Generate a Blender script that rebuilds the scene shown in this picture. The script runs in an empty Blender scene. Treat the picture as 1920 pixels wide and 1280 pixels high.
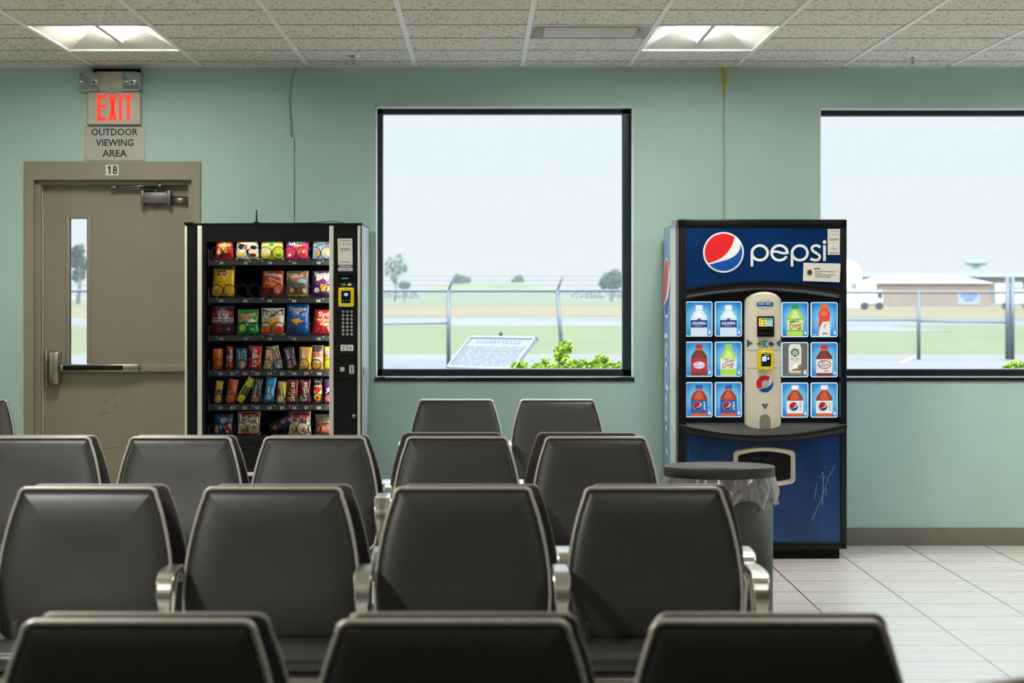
import bpy, bmesh, math, random
from mathutils import Vector, Matrix
random.seed(7)
SC = bpy.context.scene
COL = SC.collection
R = math.radians

# ------------------------------------------------------------------ camera, sky, sun, exposure
FPX, CX, CY, EYE, WALL = 4533.0, 902.0, 552.0, 1.433, 13.82     # 85 mm lens on 36 mm at 1920 px; eye height and distance to the window wall
cd = bpy.data.cameras.new('camera'); cam = bpy.data.objects.new('camera', cd); COL.objects.link(cam)
cam.location = (0, 0, EYE); cam.rotation_euler = (R(90), 0, 0)
cd.sensor_width = 36; cd.lens = 85; cd.shift_x = (960 - CX) / 1920; cd.shift_y = -(640 - CY) / 1920
cd.clip_end = 6000; cd.dof.use_dof = True; cd.dof.focus_distance = 12.6; cd.dof.aperture_fstop = 5.6
SC.camera = cam
SC.view_settings.view_transform = 'Standard'; SC.view_settings.look = 'None'
SC.view_settings.gamma = 1; SC.view_settings.use_curve_mapping = False
SC.view_settings.exposure = 0.0

w = bpy.data.worlds.new('sky'); SC.world = w; w.use_nodes = True
nt = w.node_tree; bg = nt.nodes['Background']
tc = nt.nodes.new('ShaderNodeTexCoord'); sx = nt.nodes.new('ShaderNodeSeparateXYZ'); rp = nt.nodes.new('ShaderNodeValToRGB')
nt.links.new(tc.outputs['Generated'], sx.inputs[0]); nt.links.new(sx.outputs['Z'], rp.inputs[0]); nt.links.new(rp.outputs[0], bg.inputs[0])
rp.color_ramp.elements[0].position = 0.0; rp.color_ramp.elements[0].color = (0.90, 0.93, 0.95, 1)
rp.color_ramp.elements[1].position = 0.14; rp.color_ramp.elements[1].color = (0.78, 0.88, 0.95, 1)
e = rp.color_ramp.elements.new(0.03); e.color = (0.86, 0.915, 0.95, 1)
mr = nt.nodes.new('ShaderNodeMapRange'); mr.interpolation_type = 'SMOOTHSTEP'; nt.links.new(sx.outputs['Z'], mr.inputs[0])     # hazy overcast: much brighter overhead than at the horizon
for i_, v_ in ((1, .13), (2, .42), (3, 1.0), (4, 7.0)): mr.inputs[i_].default_value = v_
nt.links.new(mr.outputs[0], bg.inputs[1])
sd = bpy.data.lights.new('sun', 'SUN'); sun = bpy.data.objects.new('sun', sd); COL.objects.link(sun)
sd.energy = 1.5; sd.angle = R(6); sd.color = (1, 0.96, 0.9); sun.rotation_euler = (R(38), 0, R(20)); sun.location = (0, -5, 30)

# ------------------------------------------------------------------ helpers
def wx(px, d): return (px - CX) * d / FPX
def wz(py, d): return EYE - (py - CY) * d / FPX
def lin(c):
    return tuple((v / 255 / 12.92 if v / 255 <= 0.04045 else ((v / 255 + 0.055) / 1.055) ** 2.4) for v in c)
MATS = {}
def mat(name, rgb, rough=0.5, metal=0.0, emit=0.0, noise=0.0, nscale=40, bump=0.0, bscale=300, spec=0.5, stretch=None, coat=0.0):
    if name in MATS: return MATS[name]
    m = bpy.data.materials.new(name); m.use_nodes = True; n = m.node_tree.nodes; l = m.node_tree.links; b = n['Principled BSDF']
    c = lin(rgb); b.inputs['Base Color'].default_value = (*c, 1); b.inputs['Roughness'].default_value = rough
    b.inputs['Metallic'].default_value = metal; b.inputs['Specular IOR Level'].default_value = spec; b.inputs['Coat Weight'].default_value = coat
    if emit:
        b.inputs['Emission Color'].default_value = (*c, 1); b.inputs['Emission Strength'].default_value = emit
    if noise or bump:
        t = n.new('ShaderNodeTexCoord'); mp = n.new('ShaderNodeMapping'); l.new(t.outputs['Object'], mp.inputs[0])
        if stretch: mp.inputs['Scale'].default_value = stretch
    if noise:
        nz = n.new('ShaderNodeTexNoise'); nz.inputs['Scale'].default_value = nscale; nz.inputs['Detail'].default_value = 4
        l.new(mp.outputs[0], nz.inputs['Vector'])
        r = n.new('ShaderNodeValToRGB'); l.new(nz.outputs[0], r.inputs[0])
        r.color_ramp.elements[0].position = 0.3; r.color_ramp.elements[1].position = 0.7
        r.color_ramp.elements[0].color = (*[v * (1 - noise) for v in c], 1); r.color_ramp.elements[1].color = (*[min(1, v * (1 + noise)) for v in c], 1)
        l.new(r.outputs[0], b.inputs['Base Color'])
    if bump:
        nb = n.new('ShaderNodeTexNoise'); nb.inputs['Scale'].default_value = bscale; l.new(mp.outputs[0], nb.inputs['Vector'])
        bp = n.new('ShaderNodeBump'); bp.inputs['Strength'].default_value = bump; bp.inputs['Distance'].default_value = 0.002
        l.new(nb.outputs[0], bp.inputs['Height']); l.new(bp.outputs[0], b.inputs['Normal'])
    MATS[name] = m; return m
def glass_mat(name, ior=1.45, tint=(1, 1, 1), extra=0.0):
    m = bpy.data.materials.new(name); m.use_nodes = True; n = m.node_tree.nodes; l = m.node_tree.links; n.clear()
    o = n.new('ShaderNodeOutputMaterial'); mx = n.new('ShaderNodeMixShader'); t = n.new('ShaderNodeBsdfTransparent'); g = n.new('ShaderNodeBsdfGlossy')
    f = n.new('ShaderNodeFresnel'); f.inputs[0].default_value = ior; t.inputs[0].default_value = (*tint, 1); g.inputs['Roughness'].default_value = 0.02
    l.new(f.outputs[0], mx.inputs[0]); l.new(t.outputs[0], mx.inputs[1]); l.new(g.outputs[0], mx.inputs[2]); l.new(mx.outputs[0], o.inputs[0])
    MATS[name] = m; return m

_TXT = {}
def text_geo(s, bold=.018):
    if s in _TXT: return _TXT[s]
    c = bpy.data.curves.new('t', 'FONT'); c.body = s; c.size = 1; c.resolution_u = 2; c.offset = bold
    o = bpy.data.objects.new('t', c); COL.objects.link(o)
    dg = bpy.context.evaluated_depsgraph_get(); me = bpy.data.meshes.new_from_object(o.evaluated_get(dg))
    vs = [(v.co.x, v.co.y) for v in me.vertices]; fs = [tuple(p.vertices) for p in me.polygons]
    bpy.data.objects.remove(o); bpy.data.curves.remove(c); bpy.data.meshes.remove(me)
    x0 = min(v[0] for v in vs); x1 = max(v[0] for v in vs); y0 = min(v[1] for v in vs); y1 = max(v[1] for v in vs)
    _TXT[s] = ([((v[0] - x0) / (x1 - x0) - .5, (v[1] - y0) / (y1 - y0) - .5) for v in vs], fs, (x1 - x0) / (y1 - y0)); return _TXT[s]

def rrect(x0, z0, x1, z1, r, n=4):
    p = []
    for cx, cz, a in ((x1 - r, z0 + r, -90), (x1 - r, z1 - r, 0), (x0 + r, z1 - r, 90), (x0 + r, z0 + r, 180)):
        for k in range(n + 1):
            t = R(a + 90 * k / n); p.append((cx + r * math.cos(t), cz + r * math.sin(t)))
    return p
def ell(cx, cz, rx, rz=None, n=28, a0=0, a1=360):
    rz = rx if rz is None else rz; full = abs(a1 - a0) >= 360
    return [(cx + rx * math.cos(R(a0 + (a1 - a0) * k / (n if full else n - 1))), cz + rz * math.sin(R(a0 + (a1 - a0) * k / (n if full else n - 1)))) for k in range(n)]
def inset(p, d):
    n = len(p); o = []
    for i in range(n):
        ax, az = p[i - 1]; bx, bz = p[i]; cx, cz = p[(i + 1) % n]
        e1 = Vector((bx - ax, bz - az)); e2 = Vector((cx - bx, cz - bz))
        n1 = Vector((-e1.y, e1.x)); n2 = Vector((-e2.y, e2.x))
        if n1.length: n1.normalize()
        if n2.length: n2.normalize()
        s = n1 + n2
        s = s / max(0.3, s.length ** 2 / 2) if s.length else n1
        o.append((bx + s.x * d, bz + s.y * d))
    return o

class MB:
    def __init__(s): s.V = []; s.F = []; s.M = []; s.S = []; s.mats = []
    def mi(s, m):
        if m not in s.mats: s.mats.append(m)
        return s.mats.index(m)
    def face(s, idx, m, smooth=False): s.F.append(tuple(idx)); s.M.append(s.mi(m)); s.S.append(smooth)
    def add(s, vs, fs, m, smooth=False):
        b = len(s.V); s.V += [tuple(v) for v in vs]
        for f in fs: s.face([b + i for i in f], m, smooth)
    def box(s, x0, x1, y0, y1, z0, z1, m):
        x0, x1 = sorted((x0, x1)); y0, y1 = sorted((y0, y1)); z0, z1 = sorted((z0, z1))
        s.add([(x, y, z) for z in (z0, z1) for y in (y0, y1) for x in (x0, x1)],
              [(0, 2, 3, 1), (4, 5, 7, 6), (0, 1, 5, 4), (2, 6, 7, 3), (0, 4, 6, 2), (1, 3, 7, 5)], m)
    def bm(s, bm, m, smooth=True, mtx=None):
        bm.verts.ensure_lookup_table(); bm.verts.index_update()
        s.add([(mtx @ v.co if mtx else v.co) for v in bm.verts], [[v.index for v in f.verts] for f in bm.faces], m, smooth); bm.free()
    def rbox(s, x0, x1, y0, y1, z0, z1, r, m, seg=2):
        x0, x1 = sorted((x0, x1)); y0, y1 = sorted((y0, y1)); z0, z1 = sorted((z0, z1))
        b = bmesh.new(); bmesh.ops.create_cube(b, size=1)
        for v in b.verts: v.co = Vector(((x0 + x1) / 2 + v.co.x * (x1 - x0), (y0 + y1) / 2 + v.co.y * (y1 - y0), (z0 + z1) / 2 + v.co.z * (z1 - z0)))
        bmesh.ops.bevel(b, geom=list(b.edges), offset=min(r, (x1 - x0) * .49, (y1 - y0) * .49, (z1 - z0) * .49), segments=seg, profile=.5, affect='EDGES')
        s.bm(b, m)
    def prism(s, p, y0, y1, m, cham=0.0, side=None, back=True):      # outline in x, z, counter-clockwise as seen from -y; front at y0
        n = len(p); rings = []
        if cham: rings = [(inset(p, cham), y0), (p, y0 + cham), (p, y1)]
        else: rings = [(p, y0), (p, y1)]
        b = len(s.V)
        for q, y in rings: s.V += [(a, y, c) for a, c in q]
        s.face([b + i for i in range(n)], m)
        for k in range(len(rings) - 1):
            for i in range(n):
                j = (i + 1) % n; s.face([b + k * n + i, b + (k + 1) * n + i, b + (k + 1) * n + j, b + k * n + j], side or m)
        if back: s.face([b + (len(rings) - 1) * n + i for i in reversed(range(n))], side or m)
    def flat(s, p, f, m):                                             # polygon through a mapping (u, v) -> point
        b = len(s.V); s.V += [f(u, v) for u, v in p]; s.face(list(range(b, b + len(p))), m)
    def fan(s, p, f, m):
        cu = sum(q[0] for q in p) / len(p); cv = sum(q[1] for q in p) / len(p); b = len(s.V); n = len(p)
        mid = [((q[0] + cu) / 2, (q[1] + cv) / 2) for q in p]
        s.V += [f(u, v) for u, v in p] + [f(u, v) for u, v in mid] + [f(cu, cv)]
        for i in range(n):
            j = (i + 1) % n; s.face((b + i, b + j, b + n + j, b + n + i), m, True); s.face((b + n + i, b + n + j, b + 2 * n), m, True)
    def strip(s, a, c, f, m):
        b = len(s.V); n = len(a); s.V += [f(u, v) for u, v in a] + [f(u, v) for u, v in c]
        for i in range(n - 1): s.face((b + i, b + i + 1, b + n + i + 1, b + n + i), m)
    def stroke(s, p, wd, f, m):
        L = []; Q = []
        for i, (x, z) in enumerate(p):
            a = p[max(0, i - 1)]; c = p[min(len(p) - 1, i + 1)]; dx, dz = c[0] - a[0], c[1] - a[1]; q = math.hypot(dx, dz) or 1
            L.append((x + dz / q * wd / 2, z - dx / q * wd / 2)); Q.append((x - dz / q * wd / 2, z + dx / q * wd / 2))
        s.strip(L, Q, f, m)
    def ring(s, cx, cz, ro, ri, f, m, a0=0, a1=360, n=32, k=1.0):
        A = [(cx + ro * math.cos(R(a0 + (a1 - a0) * i / n)), cz + ro * k * math.sin(R(a0 + (a1 - a0) * i / n))) for i in range(n + 1)]
        B = [(cx + ri * math.cos(R(a0 + (a1 - a0) * i / n)), cz + (ro * k - (ro - ri)) * math.sin(R(a0 + (a1 - a0) * i / n))) for i in range(n + 1)]
        s.strip(A, B, f, m)
    def text(s, t, u, v, h, f, m, wd=None, rot=0.0, slant=0.0):
        vs, fs, asp = text_geo(t); wd = wd if wd else h * asp; c, q = math.cos(R(rot)), math.sin(R(rot)); b = len(s.V)
        for x, y in vs:
            X = x * wd + slant * y * h; Y = y * h; s.V.append(f(u + X * c - Y * q, v + X * q + Y * c))
        for g in fs: s.face([b + i for i in g], m)
    def tube(s, pts, r, m, n=8, close=False):
        pts = [Vector(p) for p in pts]; N = len(pts); rs = r if isinstance(r, (list, tuple)) else [r] * N; b = len(s.V); up = None
        for i, p in enumerate(pts):
            a = pts[(i - 1) % N] if close else pts[max(0, i - 1)]; c = pts[(i + 1) % N] if close else pts[min(N - 1, i + 1)]
            t = (c - a).normalized()
            if up is None: up = Vector((0, 0, 1)) if abs(t.z) < .9 else Vector((0, 1, 0))
            x = t.cross(up)
            x = x.normalized() if x.length > 1e-6 else Vector((1, 0, 0)); y = x.cross(t).normalized(); up = y
            for k in range(n):
                an = 2 * math.pi * k / n; q = p + (x * math.cos(an) + y * math.sin(an)) * rs[i]; s.V.append(tuple(q))
        for i in range(N if close else N - 1):
            j = (i + 1) % N
            for k in range(n):
                l = (k + 1) % n; s.face((b + i * n + k, b + i * n + l, b + j * n + l, b + j * n + k), m, True)
        if not close:
            s.face([b + k for k in reversed(range(n))], m); s.face([b + (N - 1) * n + k for k in range(n)], m)
    def band(s, path, widths, th, m):                                # flat bar swept along a path in the y-z plane, widths across x
        N = len(path); b = len(s.V)
        for i, (y, z) in enumerate(path):
            a = path[max(0, i - 1)]; c = path[min(N - 1, i + 1)]; dy, dz = c[0] - a[0], c[1] - a[1]; q = math.hypot(dy, dz) or 1
            ny, nz = -dz / q, dy / q; hw = widths[i] / 2; e = min(hw * .2, .004)
            for X, o in ((-hw + e, th / 2), (hw - e, th / 2), (hw, th / 2 - e * .7), (hw, -th / 2 + e * .7), (hw - e, -th / 2), (-hw + e, -th / 2), (-hw, -th / 2 + e * .7), (-hw, th / 2 - e * .7)):
                s.V.append((X, y + ny * o, z + nz * o))
        for i in range(N - 1):
            for k in range(8):
                l = (k + 1) % 8; s.face((b + i * 8 + k, b + i * 8 + l, b + (i + 1) * 8 + l, b + (i + 1) * 8 + k), m)
        s.face([b + k for k in range(8)], m); s.face([b + (N - 1) * 8 + k for k in reversed(range(8))], m)
    def lathe(s, prof, m, n=48, cx=0, cy=0, smooth=True, cap=False):
        b = len(s.V); N = len(prof)
        for r, z in prof:
            for k in range(n): a = 2 * math.pi * k / n; s.V.append((cx + r * math.cos(a), cy + r * math.sin(a), z))
        for i in range(N - 1):
            for k in range(n):
                l = (k + 1) % n; s.face((b + i * n + k, b + i * n + l, b + (i + 1) * n + l, b + (i + 1) * n + k), m, smooth)
        if cap: s.face([b + (N - 1) * n + k for k in range(n)], m)
    def build(s, name, parent=None, loc=None, rot=None):
        me = bpy.data.meshes.new(name); me.from_pydata(s.V, [], s.F)
        for m in s.mats: me.materials.append(m)
        me.polygons.foreach_set('material_index', s.M); me.polygons.foreach_set('use_smooth', s.S); me.update()
        o = bpy.data.objects.new(name, me); COL.objects.link(o)
        if parent: o.parent = parent
        if loc: o.location = loc
        if rot: o.rotation_euler = rot
        return o
def tag(o, label=None, cat=None, group=None, kind=None):
    if label: o['label'] = label
    if cat: o['category'] = cat
    if group: o['group'] = group
    if kind: o['kind'] = kind
    return o
def empty(name, loc, rz=0, **k):
    o = bpy.data.objects.new(name, None); COL.objects.link(o); o.location = loc; o.rotation_euler = (0, 0, rz); o.empty_display_size = .1
    return tag(o, **k)
def copy_tree(o, parent=None):
    c = o.copy(); COL.objects.link(c)
    if parent: c.parent = parent
    for ch in list(o.children): copy_tree(ch, c)
    return c
def rays(o): return o

# ------------------------------------------------------------------ materials
paint = mat('mint_wall_paint', (180, 212, 202), .55, noise=.03, nscale=3, bump=.12, bscale=180)
white_paint = mat('white_paint', (232, 236, 236), .5, bump=.05)
taupe = mat('taupe_enamel', (152, 143, 127), .42, noise=.03, nscale=6, bump=.06, bscale=60)
black = mat('black_plastic', (13, 14, 15), .4, noise=.15, nscale=20, spec=.25)
matte_black = mat('matte_black', (9, 9, 10), .6, noise=.1, nscale=30, spec=.25)
gunmetal = mat('dark_window_aluminium', (42, 50, 58), .35, metal=.3, noise=.05)
silver = mat('brushed_silver', (220, 218, 206), .4, metal=.35, noise=.05, nscale=80, stretch=(1, 1, .05))
steel = mat('satin_steel', (170, 165, 152), .3, metal=.9, noise=.06, nscale=90, stretch=(.1, 1, 1))
chrome = mat('polished_aluminium', (222, 220, 214), .27, metal=1.0, noise=.03, nscale=15)
granite = mat('black_granite', (24, 26, 28), .2, noise=.7, nscale=220)
glass = glass_mat('window_glass', 1.12, (.985, .995, .995))
case_glass = glass_mat('display_case_glass', 1.3, (.96, .98, .98))
paper = mat('white_paper', (228, 224, 214), .7, noise=.02)
ink = mat('black_ink', (12, 12, 13), .5, noise=.05)
grey_ink = mat('grey_ink', (130, 130, 128), .6, noise=.05)
beige = mat('beige_plastic', (226, 218, 200), .42, noise=.03, nscale=10)
yellow = mat('yellow_plastic', (236, 208, 30), .35, noise=.03)
screen_off = mat('dark_screen', (14, 18, 24), .12, noise=.05)
screen_glow = mat('lit_screen', (150, 190, 230), .3, emit=1.0, noise=.0)
led_green = mat('green_display_glow', (30, 150, 110), .3, emit=.8)
led_blue = mat('blue_display', (24, 62, 120), .3, emit=.5)

# ------------------------------------------------------------------ the room
CEIL = 2.738
XL, XR, YF = -6.0, 10.0, -5.0
OPEN = [(-2.60, -1.61, 0, 2.18), (wx(704, WALL), wx(1188, WALL), wz(708, WALL), wz(199, WALL)), (wx(1537, WALL), wx(1537, WALL) + 1.5, wz(708, WALL), wz(202, WALL)), (4.49, 5.97, wz(708, WALL), wz(202, WALL)), (7.04, 8.52, wz(708, WALL), wz(202, WALL))]  # last openings are unseen windows, added to let in more daylight
def plane_with_holes(mb, xs, zs, skip, y0, y1, m):
    for i in range(len(xs) - 1):
        for j in range(len(zs) - 1):
            cx, cz = (xs[i] + xs[i + 1]) / 2, (zs[j] + zs[j + 1]) / 2
            if not any(a < cx < b and c < cz < d for a, b, c, d in skip): mb.box(xs[i], xs[i + 1], y0, y1, zs[j], zs[j + 1], m)
mb = MB()
xs = sorted({XL, XR} | {v for o in OPEN for v in o[:2]}); zs = sorted({0, CEIL + .15} | {v for o in OPEN for v in o[2:]})
plane_with_holes(mb, xs, zs, OPEN, WALL, WALL + .26, paint)
tag(mb.build('wall_back'), kind='structure')
for nm, a in (('wall_left', (XL - .2, XL, YF, WALL + .26)), ('wall_right', (XR, XR + .2, YF, WALL + .26)), ('wall_front', (XL - .2, XR + .2, YF - .2, YF))):
    mb = MB(); mb.box(*a, 0, CEIL + .15, paint); tag(mb.build(nm), kind='structure')

# floor tiles
fm = bpy.data.materials.new('stone_look_floor_tile'); fm.use_nodes = True; n = fm.node_tree.nodes; l = fm.node_tree.links; b = n['Principled BSDF']
t = n.new('ShaderNodeTexCoord'); sep = n.new('ShaderNodeSeparateXYZ'); l.new(t.outputs['Object'], sep.inputs[0])
def nmath(op, a, b_=None, c=None):
    q = n.new('ShaderNodeMath'); q.operation = op
    for i, v in enumerate((a, b_, c)):
        if v is None: continue
        if isinstance(v, (int, float)): q.inputs[i].default_value = v
        else: l.new(v, q.inputs[i])
    return q.outputs[0]
def joint(sock, off, sp, wd):
    u = nmath('MULTIPLY', nmath('SUBTRACT', sock, off), 1 / sp); fr = nmath('FRACT', u)
    ds = nmath('ABSOLUTE', nmath('SUBTRACT', fr, .5)); return nmath('GREATER_THAN', ds, .5 - wd / sp / 2), nmath('FLOOR', u)
jx, ix = joint(sep.outputs['X'], 1.537, .4465, .007); jy, iy = joint(sep.outputs['Y'], 12.54, .4425, .009)
jj = nmath('MAXIMUM', jx, jy)
mp = n.new('ShaderNodeMapping'); l.new(t.outputs['Object'], mp.inputs[0]); mp.inputs['Scale'].default_value = (2.2, 14, 1)
cmb = n.new('ShaderNodeCombineXYZ'); l.new(nmath('MULTIPLY', ix, 3.7), cmb.inputs[0]); l.new(nmath('MULTIPLY', iy, 5.3), cmb.inputs[1]); l.new(cmb.outputs[0], mp.inputs['Location'])
nz = n.new('ShaderNodeTexNoise'); nz.inputs['Scale'].default_value = 1.6; nz.inputs['Detail'].default_value = 6; l.new(mp.outputs[0], nz.inputs['Vector'])
cr = n.new('ShaderNodeValToRGB'); l.new(nz.outputs[0], cr.inputs[0]); cr.color_ramp.elements[0].position = .3; cr.color_ramp.elements[1].position = .72
cr.color_ramp.elements[0].color = (*lin((208, 201, 192)), 1); cr.color_ramp.elements[1].color = (*lin((224, 220, 214)), 1)
mx = n.new('ShaderNodeMix'); mx.data_type = 'RGBA'; l.new(jj, mx.inputs['Factor']); l.new(cr.outputs[0], mx.inputs['A']); mx.inputs['B'].default_value = (*lin((58, 54, 50)), 1)
l.new(mx.outputs['Result'], b.inputs['Base Color']); b.inputs['Roughness'].default_value = .27; b.inputs['Specular IOR Level'].default_value = .8
mb = MB(); mb.box(XL, XR, YF, WALL + .26, -.1, 0, fm); tag(mb.build('floor'), kind='structure')

# suspended ceiling: fissured tiles with scored joints, white T-bars, openings for lights and the air diffuser
GX0, GP = wx(378, WALL), .6105
GY0 = 13.53
cm = bpy.data.materials.new('fissured_ceiling_tile'); cm.use_nodes = True; n = cm.node_tree.nodes; l = cm.node_tree.links; b = n['Principled BSDF']
t = n.new('ShaderNodeTexCoord'); sep = n.new('ShaderNodeSeparateXYZ'); l.new(t.outputs['Object'], sep.inputs[0])
jy, iy = joint(sep.outputs['Y'], GY0, GP, .028)
mp = n.new('ShaderNodeMapping'); l.new(t.outputs['Object'], mp.inputs[0]); mp.inputs['Scale'].default_value = (1, .35, 1)
nz = n.new('ShaderNodeTexNoise'); nz.inputs['Scale'].default_value = 75; nz.inputs['Detail'].default_value = 3; l.new(mp.outputs[0], nz.inputs['Vector'])
cr = n.new('ShaderNodeValToRGB'); l.new(nz.outputs[0], cr.inputs[0]); cr.color_ramp.elements[0].position = .36; cr.color_ramp.elements[1].position = .44
cr.color_ramp.elements[0].color = (*lin((165, 160, 147)), 1); cr.color_ramp.elements[1].color = (*lin((232, 228, 216)), 1)
mx = n.new('ShaderNodeMix'); mx.data_type = 'RGBA'; l.new(jy, mx.inputs['Factor']); l.new(cr.outputs[0], mx.inputs['A']); mx.inputs['B'].default_value = (*lin((96, 88, 76)), 1)
l.new(mx.outputs['Result'], b.inputs['Base Color']); b.inputs['Roughness'].default_value = .9
tbar = mat('white_t_bar', (246, 248, 244), .45, noise=.03)
def gx(k): return GX0 + GP * k
def gy(k): return GY0 - GP * k
LIGHTS = [(-1, 1), (4, 1), (-6, 1), (9, 1), (-1, 7), (-6, 7), (4, 7), (9, 7), (-1, 13), (4, 13)]     # cell column, first cell row (each two cells deep)
LIT = {(-1, 1): 1.0, (4, 1): 1.0, (-6, 1): .2, (9, 1): 1.9, (-1, 7): 1.0, (-6, 7): 1.0, (4, 7): .35, (9, 7): .6, (-1, 13): 2.3, (4, 13): .3}
DIFF = (3, 2)
holes = {(i, j + k) for i, j in LIGHTS for k in (0, 1)} | {DIFF}
mb = MB()
for i in range(-8, 18):
    for j in range(-1, 31):
        if (i, j) in holes: continue
        x0, x1 = max(XL, gx(i)), min(XR, gx(i + 1)); y0, y1 = max(YF, gy(j + 1)), min(WALL, gy(j))
        if x1 > x0 and y1 > y0: mb.box(x0, x1, y0, y1, CEIL, CEIL + .02, cm)
mb.box(XL - .2, XR + .2, YF - .2, WALL + .26, CEIL + .15, CEIL + .2, matte_black)
ceil = tag(mb.build('ceiling'), kind='structure')
mb = MB()
for i in range(-7, 18):
    x = gx(i)
    if XL < x < XR: mb.box(x - .012, x + .012, YF, WALL, CEIL - .006, CEIL - .0005, tbar)
for i, j in sorted(holes):
    for y in (gy(j), gy(j + 1)):
        if (i, j - 1) in holes and y == gy(j) and (i, j) != DIFF: continue
        if (i, j + 1) in holes and y == gy(j + 1) and (i, j) != DIFF: continue
        mb.box(gx(i) + .012, gx(i + 1) - .012, y - .012, y + .012, CEIL - .006, CEIL - .0005, tbar)
mb.box(XL, XR, WALL - .02, WALL, CEIL - .006, CEIL - .0005, tbar)
mb.build('ceiling_grid', ceil)

# baseboard
bb = mat('grey_vinyl_baseboard', (128, 124, 112), .45, noise=.08, nscale=8)
def baseb(name, x0, x1):
    mb = MB(); mb.box(x0, x1, WALL - .008, WALL, .012, wz(989, WALL), bb); mb.box(x0, x1, WALL - .02, WALL, 0, .012, bb); tag(mb.build(name), kind='structure')
baseb('baseboard_back', -1.6, XR); baseb('baseboard_left', XL, -2.77)

# windows
bead = mat('painted_daylit_bead', (150, 165, 175), .4, noise=.02)  # pale tone puts the daylight on the bead into its colour
def window(name, x0, x1, z0, z1, fl, fr):
    root = empty(name, ((x0 + x1) / 2, WALL, z0), kind='structure')
    ox, oz = (x0 + x1) / 2, z0
    def B(mb, a, b_, c, d_, e_, f_, m): mb.box(a - ox, b_ - ox, c - WALL, d_ - WALL, e_ - oz, f_ - oz, m)
    mb = MB(); y0, y1 = WALL - .003, WALL + .16
    B(mb, x0, x0 + .006, y0, y1, z0, z1, white_paint); B(mb, x1 - .006, x1, y0, y1, z0, z1, white_paint); B(mb, x0, x1, y0, y1, z1 - .006, z1, white_paint)
    mb.build('reveal', root)
    a, c = x0 + .006, x1 - .006; y0, y1 = WALL + .13, WALL + .2; zt = z1 - .006; zb = z0 + .004; ft, fb = .026, .038
    mb = MB()
    B(mb, a, a + fl, y0, y1, zb, zt, gunmetal); B(mb, c - fr, c, y0, y1, zb, zt, gunmetal)
    B(mb, a, c, y0, y1, zt - ft, zt, gunmetal); B(mb, a, c, y0, y1, zb, zb + fb, gunmetal)
    fo = mb.build('window_frame', root)
    mb = MB(); g = .006
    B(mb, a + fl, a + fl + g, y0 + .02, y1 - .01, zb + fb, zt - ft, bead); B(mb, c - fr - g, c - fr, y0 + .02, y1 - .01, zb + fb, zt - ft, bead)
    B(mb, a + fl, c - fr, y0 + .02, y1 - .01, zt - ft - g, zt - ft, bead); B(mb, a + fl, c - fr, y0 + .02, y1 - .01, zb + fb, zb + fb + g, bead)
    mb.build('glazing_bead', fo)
    mb = MB(); mb.add([(a + fl - ox, .165, zb + fb - oz), (c - fr - ox, .165, zb + fb - oz), (c - fr - ox, .165, zt - ft - oz), (a + fl - ox, .165, zt - ft - oz)], [(0, 1, 2, 3)], glass)
    mb.build('window_pane', root)
    mb = MB(); mb.rbox(x0 - ox - .004, x1 - ox + .004, -.012, .14, -.02, .003, .003, granite); mb.build('window_sill', root)
o = OPEN[1]; window('window_1', o[0], o[1], o[2], o[3], .026, .046)
for k in (2, 3, 4): o = OPEN[k]; window('window_%d' % k, o[0], o[1], o[2], o[3], .012, .046)  # the last ones lie out of view, added to brighten the floor

# ------------------------------------------------------------------ door
YD = WALL
dr = empty('door_1', (wx(211, WALL), YD, 0), kind='structure'); dx0 = dr.location.x
def DX(px, d): return wx(px, d) - dx0
yl = .11; dl = WALL + yl                                              # leaf face
mb = MB(); xo0, xo1, zo = DX(47, WALL), DX(376, WALL), wz(303, WALL); xi0, xi1, zi = DX(64, WALL), DX(360, WALL), wz(337, WALL)
mb.box(xo0, xi0, -.018, .24, 0, zo, taupe); mb.box(xi1, xo1, -.018, .24, 0, zo, taupe); mb.box(xi0, xi1, -.018, .24, zi, zo, taupe)
xs0, xs1, zs_ = DX(81, dl), DX(356, dl), wz(347, dl)
mb.box(xi0, xs0, .035, yl - .004, 0, zi, taupe); mb.box(xs1, xi1, .035, yl - .004, 0, zi, taupe); mb.box(xs0, xs1, .035, yl - .004, zs_, zi, taupe)
fr = mb.build('door_frame', dr)
mb = MB(); mb.box(xs0, xs0 + .004, yl - .03, yl - .004, .01, zs_, silver); mb.box(xs0, xs1, yl - .03, yl - .004, zs_ - .004, zs_, steel); mb.build('weather_strip', fr)
gx0, gx1, gz0, gz1 = DX(131, dl), DX(163, dl), wz(690, dl), wz(410, dl)
mb = MB(); a0, a1, b1 = DX(78, dl), DX(362, dl), wz(338, dl)
for q in ((a0, gx0, .008, b1), (gx1, a1, .008, b1), (gx0, gx1, .008, gz0), (gx0, gx1, gz1, b1)): mb.box(q[0], q[1], yl, yl + .045, q[2], q[3], taupe)
scuff = mat('dark_scuff', (92, 86, 76), .6, noise=.2)
sf = lambda u, v: (DX(u, dl), yl - .0006, wz(v, dl))
for p in (((195, 754), (200, 751), (203, 749)), ((211, 741), (216, 739)), ((212, 763), (218, 760), (222, 761)), ((184, 779), (193, 775), (204, 773)), ((190, 844), (206, 840), (222, 838))):
    mb.stroke([(u, v) for u, v in p], 1.1, sf, scuff)
lf = mb.build('door_leaf', dr)
mb = MB(); e = .024; yy = yl - .008
for q in ((gx0 - e, gx0, gz0 - e, gz1 + e), (gx1, gx1 + e, gz0 - e, gz1 + e), (gx0, gx1, gz1, gz1 + e), (gx0, gx1, gz0 - e, gz0)): mb.rbox(q[0], q[1], yy, yl + .05, q[2], q[3], .003, taupe)
mb.build('vision_frame', lf)
mb = MB(); mb.box(gx0, gx1, yl + .02, yl + .026, gz0, gz1, glass); mb.build('vision_pane', lf)
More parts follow.
